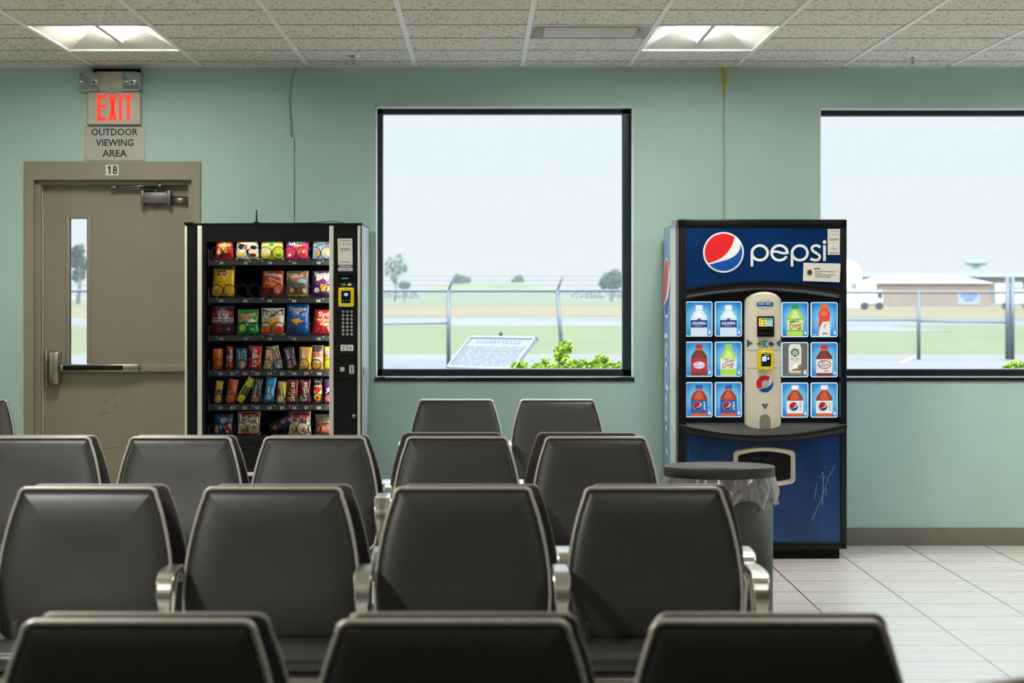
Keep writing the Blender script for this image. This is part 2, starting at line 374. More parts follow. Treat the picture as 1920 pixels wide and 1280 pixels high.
# panic bar
ph = MB(); ph.rbox(DX(112, 13.86), DX(262, 13.86), yl - .075, yl, wz(697, 13.86), wz(682, 13.86), .006, steel)
ph.rbox(DX(262, 13.88), DX(348, 13.88), yl - .055, yl, wz(697, 13.88), wz(682, 13.88), .004, taupe)
pbar = ph.build('panic_bar', dr)
mb = MB(); mb.rbox(DX(118, 13.85), DX(230, 13.85), yl - .088, yl - .07, wz(694, 13.85), wz(684.5, 13.85), .004, black); mb.build('push_pad', pbar)
mb = MB(); mb.rbox(DX(90, 13.84), DX(111, 13.84), yl - .085, yl, wz(721, 13.84), wz(658, 13.84), .012, steel, 3); mb.build('latch_case', pbar)
mb = MB(); mb.rbox(DX(81, 13.85), DX(86, 13.85), yl - .03, yl, wz(726, 13.85), wz(656, 13.85), .003, steel); mb.build('strike_plate', fr)
# closer
mb = MB(); grey_metal = mat('grey_cast_metal', (112, 112, 106), .4, metal=.5, noise=.06)
mb.rbox(DX(265, 13.86), DX(319, 13.86), yl - .07, yl, wz(381, 13.86), wz(360, 13.86), .004, grey_metal)
for q in ((264, 270), (314, 320)): mb.rbox(DX(q[0], 13.86), DX(q[1], 13.86), yl - .078, yl, wz(385, 13.86), wz(357, 13.86), .003, grey_metal)
mb.tube([(DX(291, 13.86), yl - .035, wz(354, 13.86)), (DX(291, 13.86), yl - .035, wz(387, 13.86))], .011, grey_metal)
mb.tube([(DX(320, 13.86), yl - .035, wz(373, 13.86)), (DX(354, 13.86), yl - .035, wz(375, 13.86))], [.021, .021], steel, 12)
cl = mb.build('door_closer', dr)
mb = MB(); y = yl - .06; mb.tube([(DX(214, 13.86), y, wz(350.5, 13.86)), (DX(300, 13.86), y - .01, wz(347, 13.86))], .005, steel)
mb.tube([(DX(214, 13.86), y, wz(352, 13.86)), (DX(291, 13.86), yl - .035, wz(355, 13.86))], .006, grey_metal)
mb.rbox(DX(207, 13.86), DX(218, 13.86), y - .012, y + .012, wz(354, 13.86), wz(348, 13.86), .004, grey_metal)
mb.tube([(DX(300, 13.86), y - .01, wz(351, 13.86)), (DX(300, 13.86), y - .01, wz(343.5, 13.86))], .014, steel, 12); mb.build('closer_arm', cl)
# number plate above the door
mb = MB(); mb.prism(rrect(DX(199, WALL), wz(329, WALL), DX(223.5, WALL), wz(309, WALL), .003), -.0205, -.018, paper)
mb.flat([(DX(205.5, WALL), wz(326.5, WALL)), (DX(208.3, WALL), wz(326.5, WALL)), (DX(208.3, WALL), wz(311, WALL)), (DX(206.3, WALL), wz(311, WALL)), (DX(203, WALL), wz(314.2, WALL)), (DX(203, WALL), wz(316.6, WALL)), (DX(205.5, WALL), wz(315.2, WALL))], lambda u, v: (u, -.0212, v), ink); mb.text('8', DX(216.5, WALL), wz(319, WALL), .05, lambda u, v: (u, -.0212, v), ink, wd=.026)
mb.build('number_plate', fr)
for q in ((DX(204, WALL), 0),): pass

# ------------------------------------------------------------------ exit sign, plaque
W = lambda px: wx(px, WALL - .05)
Wz = lambda py: wz(py, WALL - .05)
ex = empty('exit_sign', (wx(214, WALL), WALL, wz(234, WALL)), label='lit red EXIT sign with two emergency lamp heads above the grey door', cat='exit sign')
ox, oz = ex.location.x, ex.location.z
case = mat('putty_plastic', (212, 206, 190), .45, noise=.03, nscale=8)
red_glow = mat('red_letter_glow', (255, 50, 32), .4, emit=1.0)
mb = MB(); mb.rbox(W(165) - ox, W(263.5) - ox, -.055, 0, Wz(233) - oz, Wz(172) - oz, .006, case); mb.build('sign_housing', ex)
mb = MB(); f = lambda u, v: (W(u) - ox, -.0565, Wz(v) - oz)
t_, b_ = 177.5, 226.5
def bar(p): mb.flat([(u, v) for u, v in p], f, red_glow)
def rect(x0, y0, x1, y1): bar([(x0, y1), (x1, y1), (x1, y0), (x0, y0)])
rect(182.5, t_, 189, b_); rect(189, t_, 200, t_ + 6.5); rect(189, 196, 199.5, 202); rect(189, b_ - 6.5, 200, b_)
bar([(203.5, b_), (210, b_), (219.5, t_), (213, t_)]); bar([(213, b_), (219.5, b_), (210, t_), (203.5, t_)])
rect(223, t_, 229.5, b_); rect(232.5, t_, 249, t_ + 6.5); rect(237.5, t_ + 6.5, 244, b_)
mb.build('lettering', ex)
mb = MB(); mb.rbox(W(180) - ox, W(256) - ox, -.05, 0, Wz(172) - oz, Wz(134) - oz, .005, case)
mb.box(W(206) - ox, W(211) - ox, -.0506, -.05, Wz(166) - oz, Wz(165) - oz, ink); mb.box(W(214) - ox, W(216) - ox, -.0506, -.05, Wz(166.5) - oz, Wz(164.5) - oz, ink)
mb.box(W(172) - ox, W(262) - ox, -.01, 0, Wz(134) - oz, Wz(128) - oz, matte_black)
mb.build('lamp_housing', ex)
refl = mat('mirror_reflector', (228, 234, 232), .42, metal=.5, noise=.2, nscale=60)
clear = glass_mat('clear_lens', 1.4, (.93, .96, .96))
bulb = mat('dark_bulb', (40, 40, 40), .4)
for cx, tw in ((169.5, -.035), (247.5, .0)):
    c = W(cx) - ox; z = Wz(154) - oz; h = .051
    mb = MB(); yb, yf = -.052, -.10
    P = [(c - h, yf, z - h), (c + h, yf, z - h), (c + h, yf, z + h), (c - h, yf, z + h)]; Q = [(c - .018 + tw * -.6, yb, z - .014), (c + .018 + tw * -.6, yb, z - .014), (c + .018 + tw * -.6, yb, z + .014), (c - .018 + tw * -.6, yb, z + .014)]
    mb.add(P + Q, [(0, 1, 5, 4), (1, 2, 6, 5), (2, 3, 7, 6), (3, 0, 4, 7), (4, 5, 6, 7)], refl)
    mb.box(c - .008 - tw * .6, c + .008 - tw * .6, yb - .012, yb - .002, z - .006, z + .006, bulb)
    for q in ((-h, -h + .004, -h, h), (h - .004, h, -h, h), (-h, h, -h, -h + .004), (-h, h, h - .004, h)): mb.box(c + q[0], c + q[1], yf - .004, yb, z + q[2], z + q[3], refl)
    lh = mb.build('lamp_head', ex)
    mb = MB(); mb.rbox(c - h, c + h, yf - .012, yf - .005, z - h, z + h, .003, clear); mb.build('lens', lh)
pl = MB(); ox2, oz2 = wx(215, WALL), wz(301, WALL)
plm = mat('grey_sign_plastic', (190, 190, 180), .4, noise=.03)
pl.prism(rrect(wx(158, WALL) - ox2, 0.0, wx(272.5, WALL) - ox2, wz(236, WALL) - oz2, .004), -.006, 0, plm, cham=.0015)
f = lambda u, v: (u, -.0066, v)
for s, y in (('OUTDOOR', 247.7), ('VIEWING', 267.5), ('AREA', 287.5)):
    pl.text(s, wx(215.3, WALL) - ox2, wz(y, WALL) - oz2, .0400 if s != 'OUTDOOR' else .0395, f, ink, wd={'OUTDOOR': 87, 'VIEWING': 71, 'AREA': 46}[s] / 328)
for u in (161.5, 268.5):
    for v in (239.5, 297.5): pl.flat(ell(wx(u, WALL) - ox2, wz(v, WALL) - oz2, .005, n=10), f, steel)
tag(pl.build('wall_sign', loc=(ox2, WALL, oz2)), 'grey plaque lettered OUTDOOR VIEWING AREA below the exit sign', 'sign')

# ------------------------------------------------------------------ ceiling fittings
reflector = mat('white_light_reflector', (206, 207, 199), .4, noise=.02)
def lens_mat(s):
    return mat('lit_diffuser_%d' % int(s * 100), (255, 252, 244), .5, emit=43 * s)
LTAG = {(-1, 1): 'recessed ceiling light above the snack machine end of the window wall', (4, 1): 'recessed ceiling light next to the air diffuser',
        (-6, 1): 'recessed ceiling light beyond the grey door', (9, 1): 'recessed ceiling light beyond the second window',
        (-1, 7): 'recessed ceiling light over the third bench', (-6, 7): 'recessed ceiling light over the far end of the benches',
        (4, 7): 'dimmer recessed ceiling light over the bin', (9, 7): 'recessed ceiling light over the open tiled floor', (-1, 13): 'recessed ceiling light over the sixth bench', (4, 13): 'dimmer recessed ceiling light past the end of the sixth bench'}
for i, j in LIGHTS:
    x0, x1, y0, y1 = gx(i) + .013, gx(i + 1) - .013, gy(j + 2) + .013, gy(j) - .013; cx, cy = (x0 + x1) / 2, (y0 + y1) / 2; hx, hy = (x1 - x0) / 2, (y1 - y0) / 2
    lr = empty('ceiling_light', (cx, cy, CEIL), label=LTAG[(i, j)], cat='ceiling light', group='recessed ceiling lights')
    mb = MB(); sx_, ey, hz = .145, hy - .26, .07
    O = [(-hx, -hy, 0), (hx, -hy, 0), (hx, hy, 0), (-hx, hy, 0)]; I = [(-sx_, -ey, hz), (sx_, -ey, hz), (sx_, ey, hz), (-sx_, ey, hz)]
    S0, S1 = (0, -ey - .14, .034), (0, ey + .14, .034)
    mb.add(O + I + [S0, S1], [(0, 3, 7, 4), (1, 5, 6, 2), (0, 4, 8), (0, 8, 1), (1, 8, 5), (2, 6, 9), (2, 9, 3), (3, 9, 7)], reflector)
    mb.box(-hx, hx, -hy, hy, hz + .01, hz + .03, reflector)
    mb.box(-hx, hx, hy - .008, hy, -.003, .004, silver); mb.box(-hx, hx, -hy, -hy + .008, -.003, .004, silver)
    mb.build('housing', lr)
    mb = MB(); mb.add(I + [S0, S1], [(0, 3, 5, 4), (1, 4, 5, 2)], lens_mat(LIT[(i, j)])); mb.build('diffuser', lr)
    mb = MB(); mb.box(-.012, .012, -ey - .14, ey + .14, .022, .0335, silver); mb.build('spine', lr)
i, j = DIFF; x0, x1, y0, y1 = gx(i) + .013, gx(i + 1) - .013, gy(j + 1) + .013, gy(j) - .013; cx, cy, h = (x0 + x1) / 2, (y0 + y1) / 2, (x1 - x0) / 2
ad = empty('air_diffuser', (cx, cy, CEIL), label='square white ceiling air diffuser next to the lit ceiling light', cat='air vent')
mb = MB(); grey_p = mat('pale_grey_metal', (190, 190, 178), .45, noise=.03)
mb.add([(-h, -h, 0), (h, -h, 0), (h, h, 0), (-h, h, 0), (-h * .72, -h * .72, .09), (h * .72, -h * .72, .09), (h * .72, h * .72, .09), (-h * .72, h * .72, .09)], [(0, 4, 5, 1), (1, 5, 6, 2), (2, 6, 7, 3), (3, 7, 4, 0), (4, 7, 6, 5)], grey_p)
mb.build('cone', ad)
mb = MB(); mb.rbox(-h * .78, h * .78, -h * .78, h * .78, -.006, .004, .003, grey_p); mb.build('face_plate', ad)
mb = MB(); mb.box(-.03, .03, -.03, .03, .004, .09, grey_p); mb.build('hanger', ad)
def sprinkler(px, py, label):
    d = FPX * (CEIL - EYE) / (CY - py); r = empty('fire_sprinkler', (wx(px, d), d, CEIL), label=label, cat='fire sprinkler', group='ceiling fire sprinklers')
    mb = MB(); mb.lathe([(.001, -.010), (.03, -.008), (.04, 0)], chrome, 20); mb.build('escutcheon', r)
    mb = MB(); mb.tube([(0, 0, -.008), (0, 0, -.02)], .008, chrome)
    mb.tube([(-.011, 0, -.018), (-.014, 0, -.03), (-.004, 0, -.042)], .0025, chrome, 6); mb.tube([(.011, 0, -.018), (.014, 0, -.03), (.004, 0, -.042)], .0025, chrome, 6)
    mb.tube([(0, 0, -.02), (0, 0, -.042)], .003, mat('red_bulb', (180, 40, 30), .3), 6); mb.build('sprinkler_head', r)
    mb = MB(); mb.lathe([(.001, -.041), (.016, -.0415), (.016, -.0435), (.001, -.044)], chrome, 16); mb.build('deflector', r)
sprinkler(663, 105, 'small chrome fire sprinkler in the ceiling between snack machine and first window')
sprinkler(1711, 106, 'small chrome fire sprinkler in the ceiling above the second window')

# cables and conduit on the wall
cd_ = mat('mint_painted_raceway', (182, 212, 200), .5, noise=.02)
cw = empty('cable_raceway', (wx(547.5, WALL), WALL, 1.85), label='thin painted raceway and grey cable running up the wall above the snack machine', cat='cable raceway')
o = cw.location
mb = MB(); mb.box(wx(544.5, WALL) - o.x, wx(551, WALL) - o.x, -.012, 0, 1.2 - o.z, wz(258, WALL) - o.z, cd_); mb.build('raceway_channel', cw)
mb = MB(); mb.tube([(wx(p, WALL) - o.x, -.006, wz(q, WALL) - o.z) for p, q in ((547, 260), (545.5, 230), (543.5, 205), (543.5, 180), (546, 155), (550, 138), (555, 126))], .005, mat('pale_cable', (160, 178, 160), .5, noise=.05)); mb.build('cable', cw)
yc = empty('wall_cable', (wx(1357, WALL), WALL, 2.2), label='thin yellow cable hanging down the wall behind the blue drink machine', cat='cable'); o = yc.location
mb = MB(); mb.tube([(wx(p, WALL) - o.x, -.006, wz(q, WALL) - o.z) for p, q in ((1353, 126), (1357, 140), (1358.5, 155), (1358, 172))], .009, mat('yellow_jacket', (200, 180, 40), .5)); mb.build('yellow_sleeve', yc)
mb = MB(); mb.tube([(wx(p, WALL) - o.x, -.005, wz(q, WALL) - o.z) for p, q in ((1358, 170), (1356.5, 230), (1357.5, 320), (1357, 420), (1357, 600))], .0035, mat('olive_cable', (165, 175, 120), .5, noise=.05)); mb.build('cable', yc)

# ------------------------------------------------------------------ snack machine
SD = 12.95
sn = empty('snack_machine', (wx(512, SD), SD, 0), label='black glass-front snack machine with silver trim beside the grey door', cat='vending machine')
sxo = sn.location.x
def SX(px, d=SD): return wx(px, d) - sxo
def SZ(py, d=SD): return wz(py, d)
dep = .84; xl, xr, zt = SX(347), SX(678), SZ(421)
white_side = mat('pale_metal_side', (158, 168, 172), .35, metal=.2, noise=.02)
mb = MB(); wl, wr = SX(383), SX(619)
mb.box(xl, wl, .04, dep, .05, zt, black); mb.box(wl, wr, .1, dep, SZ(452, 13.0), zt, black); mb.box(wl, wr, dep - .05, dep, .05, SZ(452), matte_black)
mb.box(wl, wr, .04, dep, .05, SZ(822), matte_black); mb.box(SX(627), xr - .004, .04, dep, .05, zt, matte_black); mb.box(wr, SX(627), .1, dep, .05, SZ(822), matte_black); mb.box(wr, SX(627), .1, dep, SZ(452), zt, matte_black); mb.box(wr, SX(627), dep - .05, dep, SZ(822), SZ(452), matte_black)
mb.box(xl + .02, xr - .02, .1, dep - .05, 0, .05, matte_black)
mb.build('cabinet', sn)
mb = MB(); mb.box(xr - .004, xr, .045, dep, .05, zt, white_side); mb.box(xr, xr + .004, .2, .24, SZ(705), SZ(690), steel); mb.build('side_panel', sn)
mb = MB()
mb.box(xl, wl, 0, .04, .12, zt, black); mb.box(wr, xr, 0, .04, .12, zt, black); mb.box(wl, wr, 0, .04, SZ(453), zt, black); mb.box(wl, wr, 0, .04, .12, SZ(819), black)
mb.rbox(xl - .004, xr + .003, -.006, dep, zt, SZ(418), .003, black)
mb.rbox(xl - .004, SX(362), -.012, .06, SZ(421), SZ(416), .003, black)
dpan = mb.build('door', sn)
for a, c in ((346.5, 351), (370.5, 379), (617.5, 625.5), (670.5, 676)):
    mb = MB(); mb.rbox(SX(a), SX(c), -.006, .002, .17, SZ(423), .002, silver); mb.build('trim_strip', dpan)
mb = MB(); mb.rbox(SX(379), SX(618), -.006, .002, SZ(892), SZ(885), .002, silver); mb.build('trim_strip', dpan)
mb = MB(); mb.prism(rrect(SX(400), SZ(876), SX(598), SZ(838), .01), -.003, .002, matte_black, cham=.002)
mb.prism(rrect(SX(478), SZ(873), SX(490), SZ(862), .002), -.006, -.002, black); mb.box(SX(482), SX(489), -.007, -.006, SZ(866), SZ(865), grey_ink); mb.build('delivery_flap', dpan)
mb = MB(); mb.add([(SX(380), .012, SZ(820)), (SX(618), .012, SZ(820)), (SX(618), .012, SZ(452)), (SX(380), .012, SZ(452))], [(0, 1, 2, 3)], case_glass); mb.build('glass_front', dpan)
# shelves
IY = .13
YS = SD + IY
shelf_m = mat('dark_shelf_metal', (52, 55, 58), .4, metal=.3, noise=.1)
tagw = mat('white_label_print', (205, 205, 198), .6)
SH = [('A', 487, 497, 5), ('B', 558, 568, 5), ('C', 629, 639, 5), ('D', 694, 705, 10), ('E', 758, 769, 10), ('F', 817, 826, 5)]
pitch_px = 45.6
def coil(r, turns=4, pitch=.055):
    mb = MB(); wire = mat('black_coil_wire', (22, 22, 24), .3, metal=.6)
    p = [(r * math.sin(a), 0, -r * math.cos(a)) for a in [2 * math.pi * k / 24 for k in range(22)]]
    for k in range(1, 24 * turns + 1, 2):
        a = 2 * math.pi * (22 + k) / 24; p.append((r * math.sin(a), pitch * k / 24 + .012, -r * math.cos(a)))
    mb.tube(p, .0023, wire, 5); return mb
coil_big = None; coil_small = None
for s, yt, yb, nn in SH:
    mb = MB(); zt_, zb_ = SZ(yt, YS - .03), SZ(yb, YS - .03); x0, x1 = SX(392, YS - .03), SX(620, YS - .03)
    mb.box(x0, x1, IY - .03, IY - .02, zb_, zt_ + .001, shelf_m); mb.box(x0, x1, IY - .02, dep - .06, zt_ - .006, zt_, shelf_m)
    mb.box(x0 - .006, x0, IY - .035, dep - .06, zb_ - .01, zt_ + .055, shelf_m)
    f = lambda u, v: (SX(u, YS - .03), IY - .0307, SZ(v, YS - .03))
    for k in range(5 if nn == 5 else 9):
        u = 415 + pitch_px * k if nn == 5 else 413.5 + 23.1 * k
        if u < 612: mb.text('%s%d' % (s, 2 * k if nn == 5 else k), u, (yt + yb) / 2 + .8, 5.2 * -1, f, tagw, wd=7.6)
        for q in (-14, -9, 8): mb.box(SX(u + q, YS), SX(u + q + 2.5, YS), IY - .0306, IY - .03, SZ(yt + 3.2, YS), SZ(yt + 1.6, YS), tagw if (k + q) % 3 == 0 else black)
    mb.build('shelf', sn)
    if s == 'F': pass
    rb = .0335 if nn == 5 else .0275
    for k in range(nn):
        for dxp in ((-13, 11) if nn == 5 else (0,)):
            u = (420 + pitch_px * k + dxp) if nn == 5 else 409 + 23 * k
            if u > 616: continue
            if nn == 5:
                if coil_big is None: coil_big = coil(rb).build('spiral_coil', sn); o = coil_big
                else: o = coil_big.copy(); COL.objects.link(o)
            else:
                if coil_small is None: coil_small = coil(rb).build('spiral_coil', sn); o = coil_small
                else: o = coil_small.copy(); COL.objects.link(o)
            o.parent = sn; o.location = (SX(u, YS), IY - .012, zt_ + rb + .004)
            if dxp < 0: o.scale = (-1, 1, 1)
# top cabinet lamp and an added, hidden fill tube
lampm = mat('cabinet_tube_glow', (255, 244, 225), .5, emit=24)
mb = MB(); mb.box(SX(390), SX(614), .05, .064, SZ(449), SZ(446), lampm); mb.build('cabinet_lamp_or_fill', sn)
mb = MB(); mb.box(SX(621.5), SX(625), .05, .07, SZ(810), SZ(460), mat('added_fill_tube_glow', (255, 244, 225), .5, emit=24)); mb.build('cabinet_lamp_or_fill', sn)  # unseen side tube, added behind the trim to brighten the packs
# control column
cp = MB(); cp.prism(rrect(SX(629), SZ(709), SX(668.5), SZ(508), .006), -.01, .002, matte_black, cham=.003); cpo = cp.build('control_panel', dpan)
def fp(y): return lambda u, v: (SX(u), y, SZ(v))
def idm(y): return lambda u, v: (u, y, v)
mb = MB(); mb.box(SX(637), SX(664), -.0112, -.01, SZ(527), SZ(515), screen_off)
for k in range(5): mb.box(SX(641 + 2.6 * k), SX(642.8 + 2.6 * k), -.0118, -.0112, SZ(523), SZ(520.5), led_green)
mb.build('price_display', cpo)
mb = MB(); mb.prism(rrect(SX(640.5), SZ(536), SX(648.5), SZ(531), .002), -.0115, -.01, mat('dim_badge', (120, 118, 112), .5)); mb.prism(ell(SX(655.5), SZ(533.5), .011, .007, 14), -.0115, -.01, paper); mb.build('card_badge', cpo)
def reader(root, name, f, y, x0, x1, z0, z1, sc):                     # yellow contactless reader: shell, screen
    mb = MB(); mb.prism(rrect(x0, z0, x1, z1, .008), y - .04, y, yellow, cham=.006); o = mb.build(name, root)
    w_, h_ = x1 - x0, z1 - z0; cx_ = (x0 + x1) / 2
    mb = MB(); g = lambda u, v: (u, y - .0412, v)
    mb.flat(rrect(cx_ - w_ * .3, z0 + h_ * .2, cx_ + w_ * .3, z0 + h_ * .83, .004), g, screen_off); g2 = lambda u, v: (u, y - .042, v)
    if sc == 'ring':
        mb.ring(cx_, z0 + h_ * .64, .0115, .008, g2, screen_glow, k=.75, n=16); mb.flat(rrect(cx_ - .005, z0 + h_ * .61, cx_ + .005, z0 + h_ * .67, .002), g2, screen_glow)
    else:
        mb.flat(rrect(cx_ - w_ * .25, z0 + h_ * .45, cx_ + w_ * .02, z0 + h_ * .7, .002), g2, screen_glow); mb.flat(ell(cx_ + w_ * .14, z0 + h_ * .6, .006, .008, 12), g2, screen_glow)
        mb.flat(rrect(cx_ - w_ * .15, z0 + h_ * .75, cx_ + w_ * .2, z0 + h_ * .78, .001), g2, screen_glow)
    for k in (-1, 0, 1): mb.flat(ell(cx_ + k * w_ * .2, z0 + h_ * .33, .002, n=8), g2, paper)
    mb.build('reader_screen', o)
    mb = MB(); mb.flat([(cx_ - w_ * .12, z0 + .004), (cx_ + w_ * .12, z0 + .004), (cx_ + w_ * .07, z0 + .010), (cx_ - w_ * .07, z0 + .010)], g, paper); mb.flat(rrect(cx_ - .006, z1 - .011, cx_ + .006, z1 - .008, .001), g, ink); mb.build('reader_print', o)
reader(cpo, 'card_reader', None, -.008, SX(635.5), SX(664), SZ(575), SZ(539), 'ring')
keym = mat('grey_key_cap', (188, 186, 178), .45)
KEYS = 'A18 B29 C37 D46 E40 F5* GHJ'.split()
kp = ['A10', 'B20', 'C37', 'D18', 'E49', 'F52', 'GHJ']
mb0 = None
for r_, row in enumerate(kp):
    for c_, ch in enumerate(row):
        mb = MB(); mb.prism(ell(0, 0, .0072, n=14), -.004, 0, keym, cham=.001); mb.text(ch, 0, 0, .0075, lambda u, v: (u, -.0044, v), ink)
        mb.build('key', cpo, (SX(643.5 + 7.9 * c_), -.01, SZ(584 + 7.05 * r_)))
mb = MB(); mb.prism(rrect(SX(637), SZ(677), SX(665), SZ(642), .004), -.014, -.009, black, cham=.002)
mb.flat(rrect(SX(639), SZ(657.5), SX(650.5), SZ(646), .002), idm(-.0148), paper); mb.flat(rrect(SX(651.5), SZ(657.5), SX(663), SZ(646), .002), idm(-.0148), paper)
mb.flat(rrect(SX(643.5), SZ(656), SX(645), SZ(652), .0005), idm(-.0154), ink); mb.flat(rrect(SX(640.5), SZ(650), SX(648.5), SZ(648.5), .0005), idm(-.0154), grey_ink); mb.ring(SX(657), SZ(652), .0085, .004, idm(-.0154), grey_ink, n=8)
mb.rbox(SX(638), SX(664), -.024, -.012, SZ(665), SZ(661), .003, matte_black); mb.rbox(SX(639), SX(663), -.02, -.012, SZ(674), SZ(669), .003, matte_black)
mb.build('bill_acceptor', cpo)
mb = MB(); mb.prism(rrect(SX(638), SZ(696), SX(646), SZ(688), .002), -.014, -.009, keym, cham=.001); mb.build('coin_return_button', cpo)
mb = MB(); mb.prism(rrect(SX(655), SZ(700.5), SX(664), SZ(684), .003), -.014, -.009, keym, cham=.001); mb.box(SX(659), SX(660.6), -.0146, -.014, SZ(698), SZ(687), ink); mb.build('coin_slot', cpo)
mb = MB(); mb.prism(rrect(SX(657), SZ(793), SX(669), SZ(742), .003), -.004, .001, matte_black, cham=.001); lk = mb.build('lock_panel', dpan)
mb = MB(); mb.prism(ell(SX(663.5), SZ(780), .0095, n=16), -.012, -.003, chrome, cham=.002); mb.flat(ell(SX(663.5), SZ(780), .004, n=10), idm(-.0125), ink); mb.build('lock', lk)
mb = MB(); mb.prism([(SX(634), SZ(508)), (SX(661.5), SZ(508)), (SX(660.5), SZ(447)), (SX(633), SZ(447))], -.0012, 0, paper)
f = idm(-.0018)
mb.flat([(SX(634), SZ(502)), (SX(661.2), SZ(502)), (SX(661.2), SZ(496)), (SX(634), SZ(496))], f, mat('navy_print', (38, 78, 118), .6))
for k, c in enumerate(((200, 120, 40), (190, 40, 40), (40, 70, 150), (120, 120, 120))): mb.flat(ell(SX(637.5 + 6.3 * k), SZ(457.5), .004, .003, 10), f, mat('card_mark_%d' % k, c, .6))
for v, a, c in ((451, 636, 658), (466, 637, 657), (468.5, 638, 656), (491, 639, 655), (505, 640, 655)): mb.flat([(SX(a), SZ(v + .6)), (SX(c), SZ(v + .6)), (SX(c), SZ(v - .6)), (SX(a), SZ(v - .6))], f, grey_ink)
for v in (498, 500.3): mb.flat([(SX(637), SZ(v + .5)), (SX(659), SZ(v + .5)), (SX(659), SZ(v - .5)), (SX(637), SZ(v - .5))], idm(-.0022), paper)
mb.build('payment_sticker', dpan)
# antenna on top
an = empty('antenna', (wx(481, 13.1), 13.1, wz(418, SD) + .001), label='small black antenna with cable standing on the snack machine', cat='antenna')
mb = MB(); mb.lathe([(.022, 0), (.02, .006), (.006, .012), (.001, .012)], black, 16); mb.build('antenna_base', an)
mb = MB(); mb.tube([(0, 0, .01), (0, 0, .075)], [.0045, .0035], black, 8); mb.build('antenna_rod', an)
mb = MB(); mb.tube([(.015, 0, .004), (.12, .03, .003), (.28, .0, .004), (.36, -.02, .008), (.41, -.02, .013), (.45, -.02, .009), (.48, .05, .003)], .002, black, 6); mb.build('antenna_cable', an)

# ------------------------------------------------------------------ snacks
def film(rgb): return mat('film_%02x%02x%02x' % tuple(rgb), rgb, .24, noise=.04, nscale=50)
PAL = dict(red=(196, 32, 30), dred=(110, 20, 22), maroon=(96, 22, 30), orange=(232, 96, 28), yell=(244, 206, 24), lime=(198, 214, 50), green=(44, 160, 70), blue=(20, 88, 168), sky=(40, 150, 214),
           lblue=(150, 190, 214), navy=(26, 42, 92), pink=(222, 56, 112), purp=(92, 44, 120), white=(236, 234, 226), black=(22, 20, 20), brown=(112, 72, 44), tan=(196, 160, 110), gold=(226, 168, 50),
           silver=(180, 182, 188), cream=(236, 222, 176), grey=(112, 112, 112), dgrey=(48, 46, 52), peach=(238, 178, 110), dkor=(168, 60, 24), smoke=(70, 68, 62), pale=(222, 210, 110), rose=(190, 110, 100), plum=(52, 34, 60))
def C(k): return film(PAL[k])
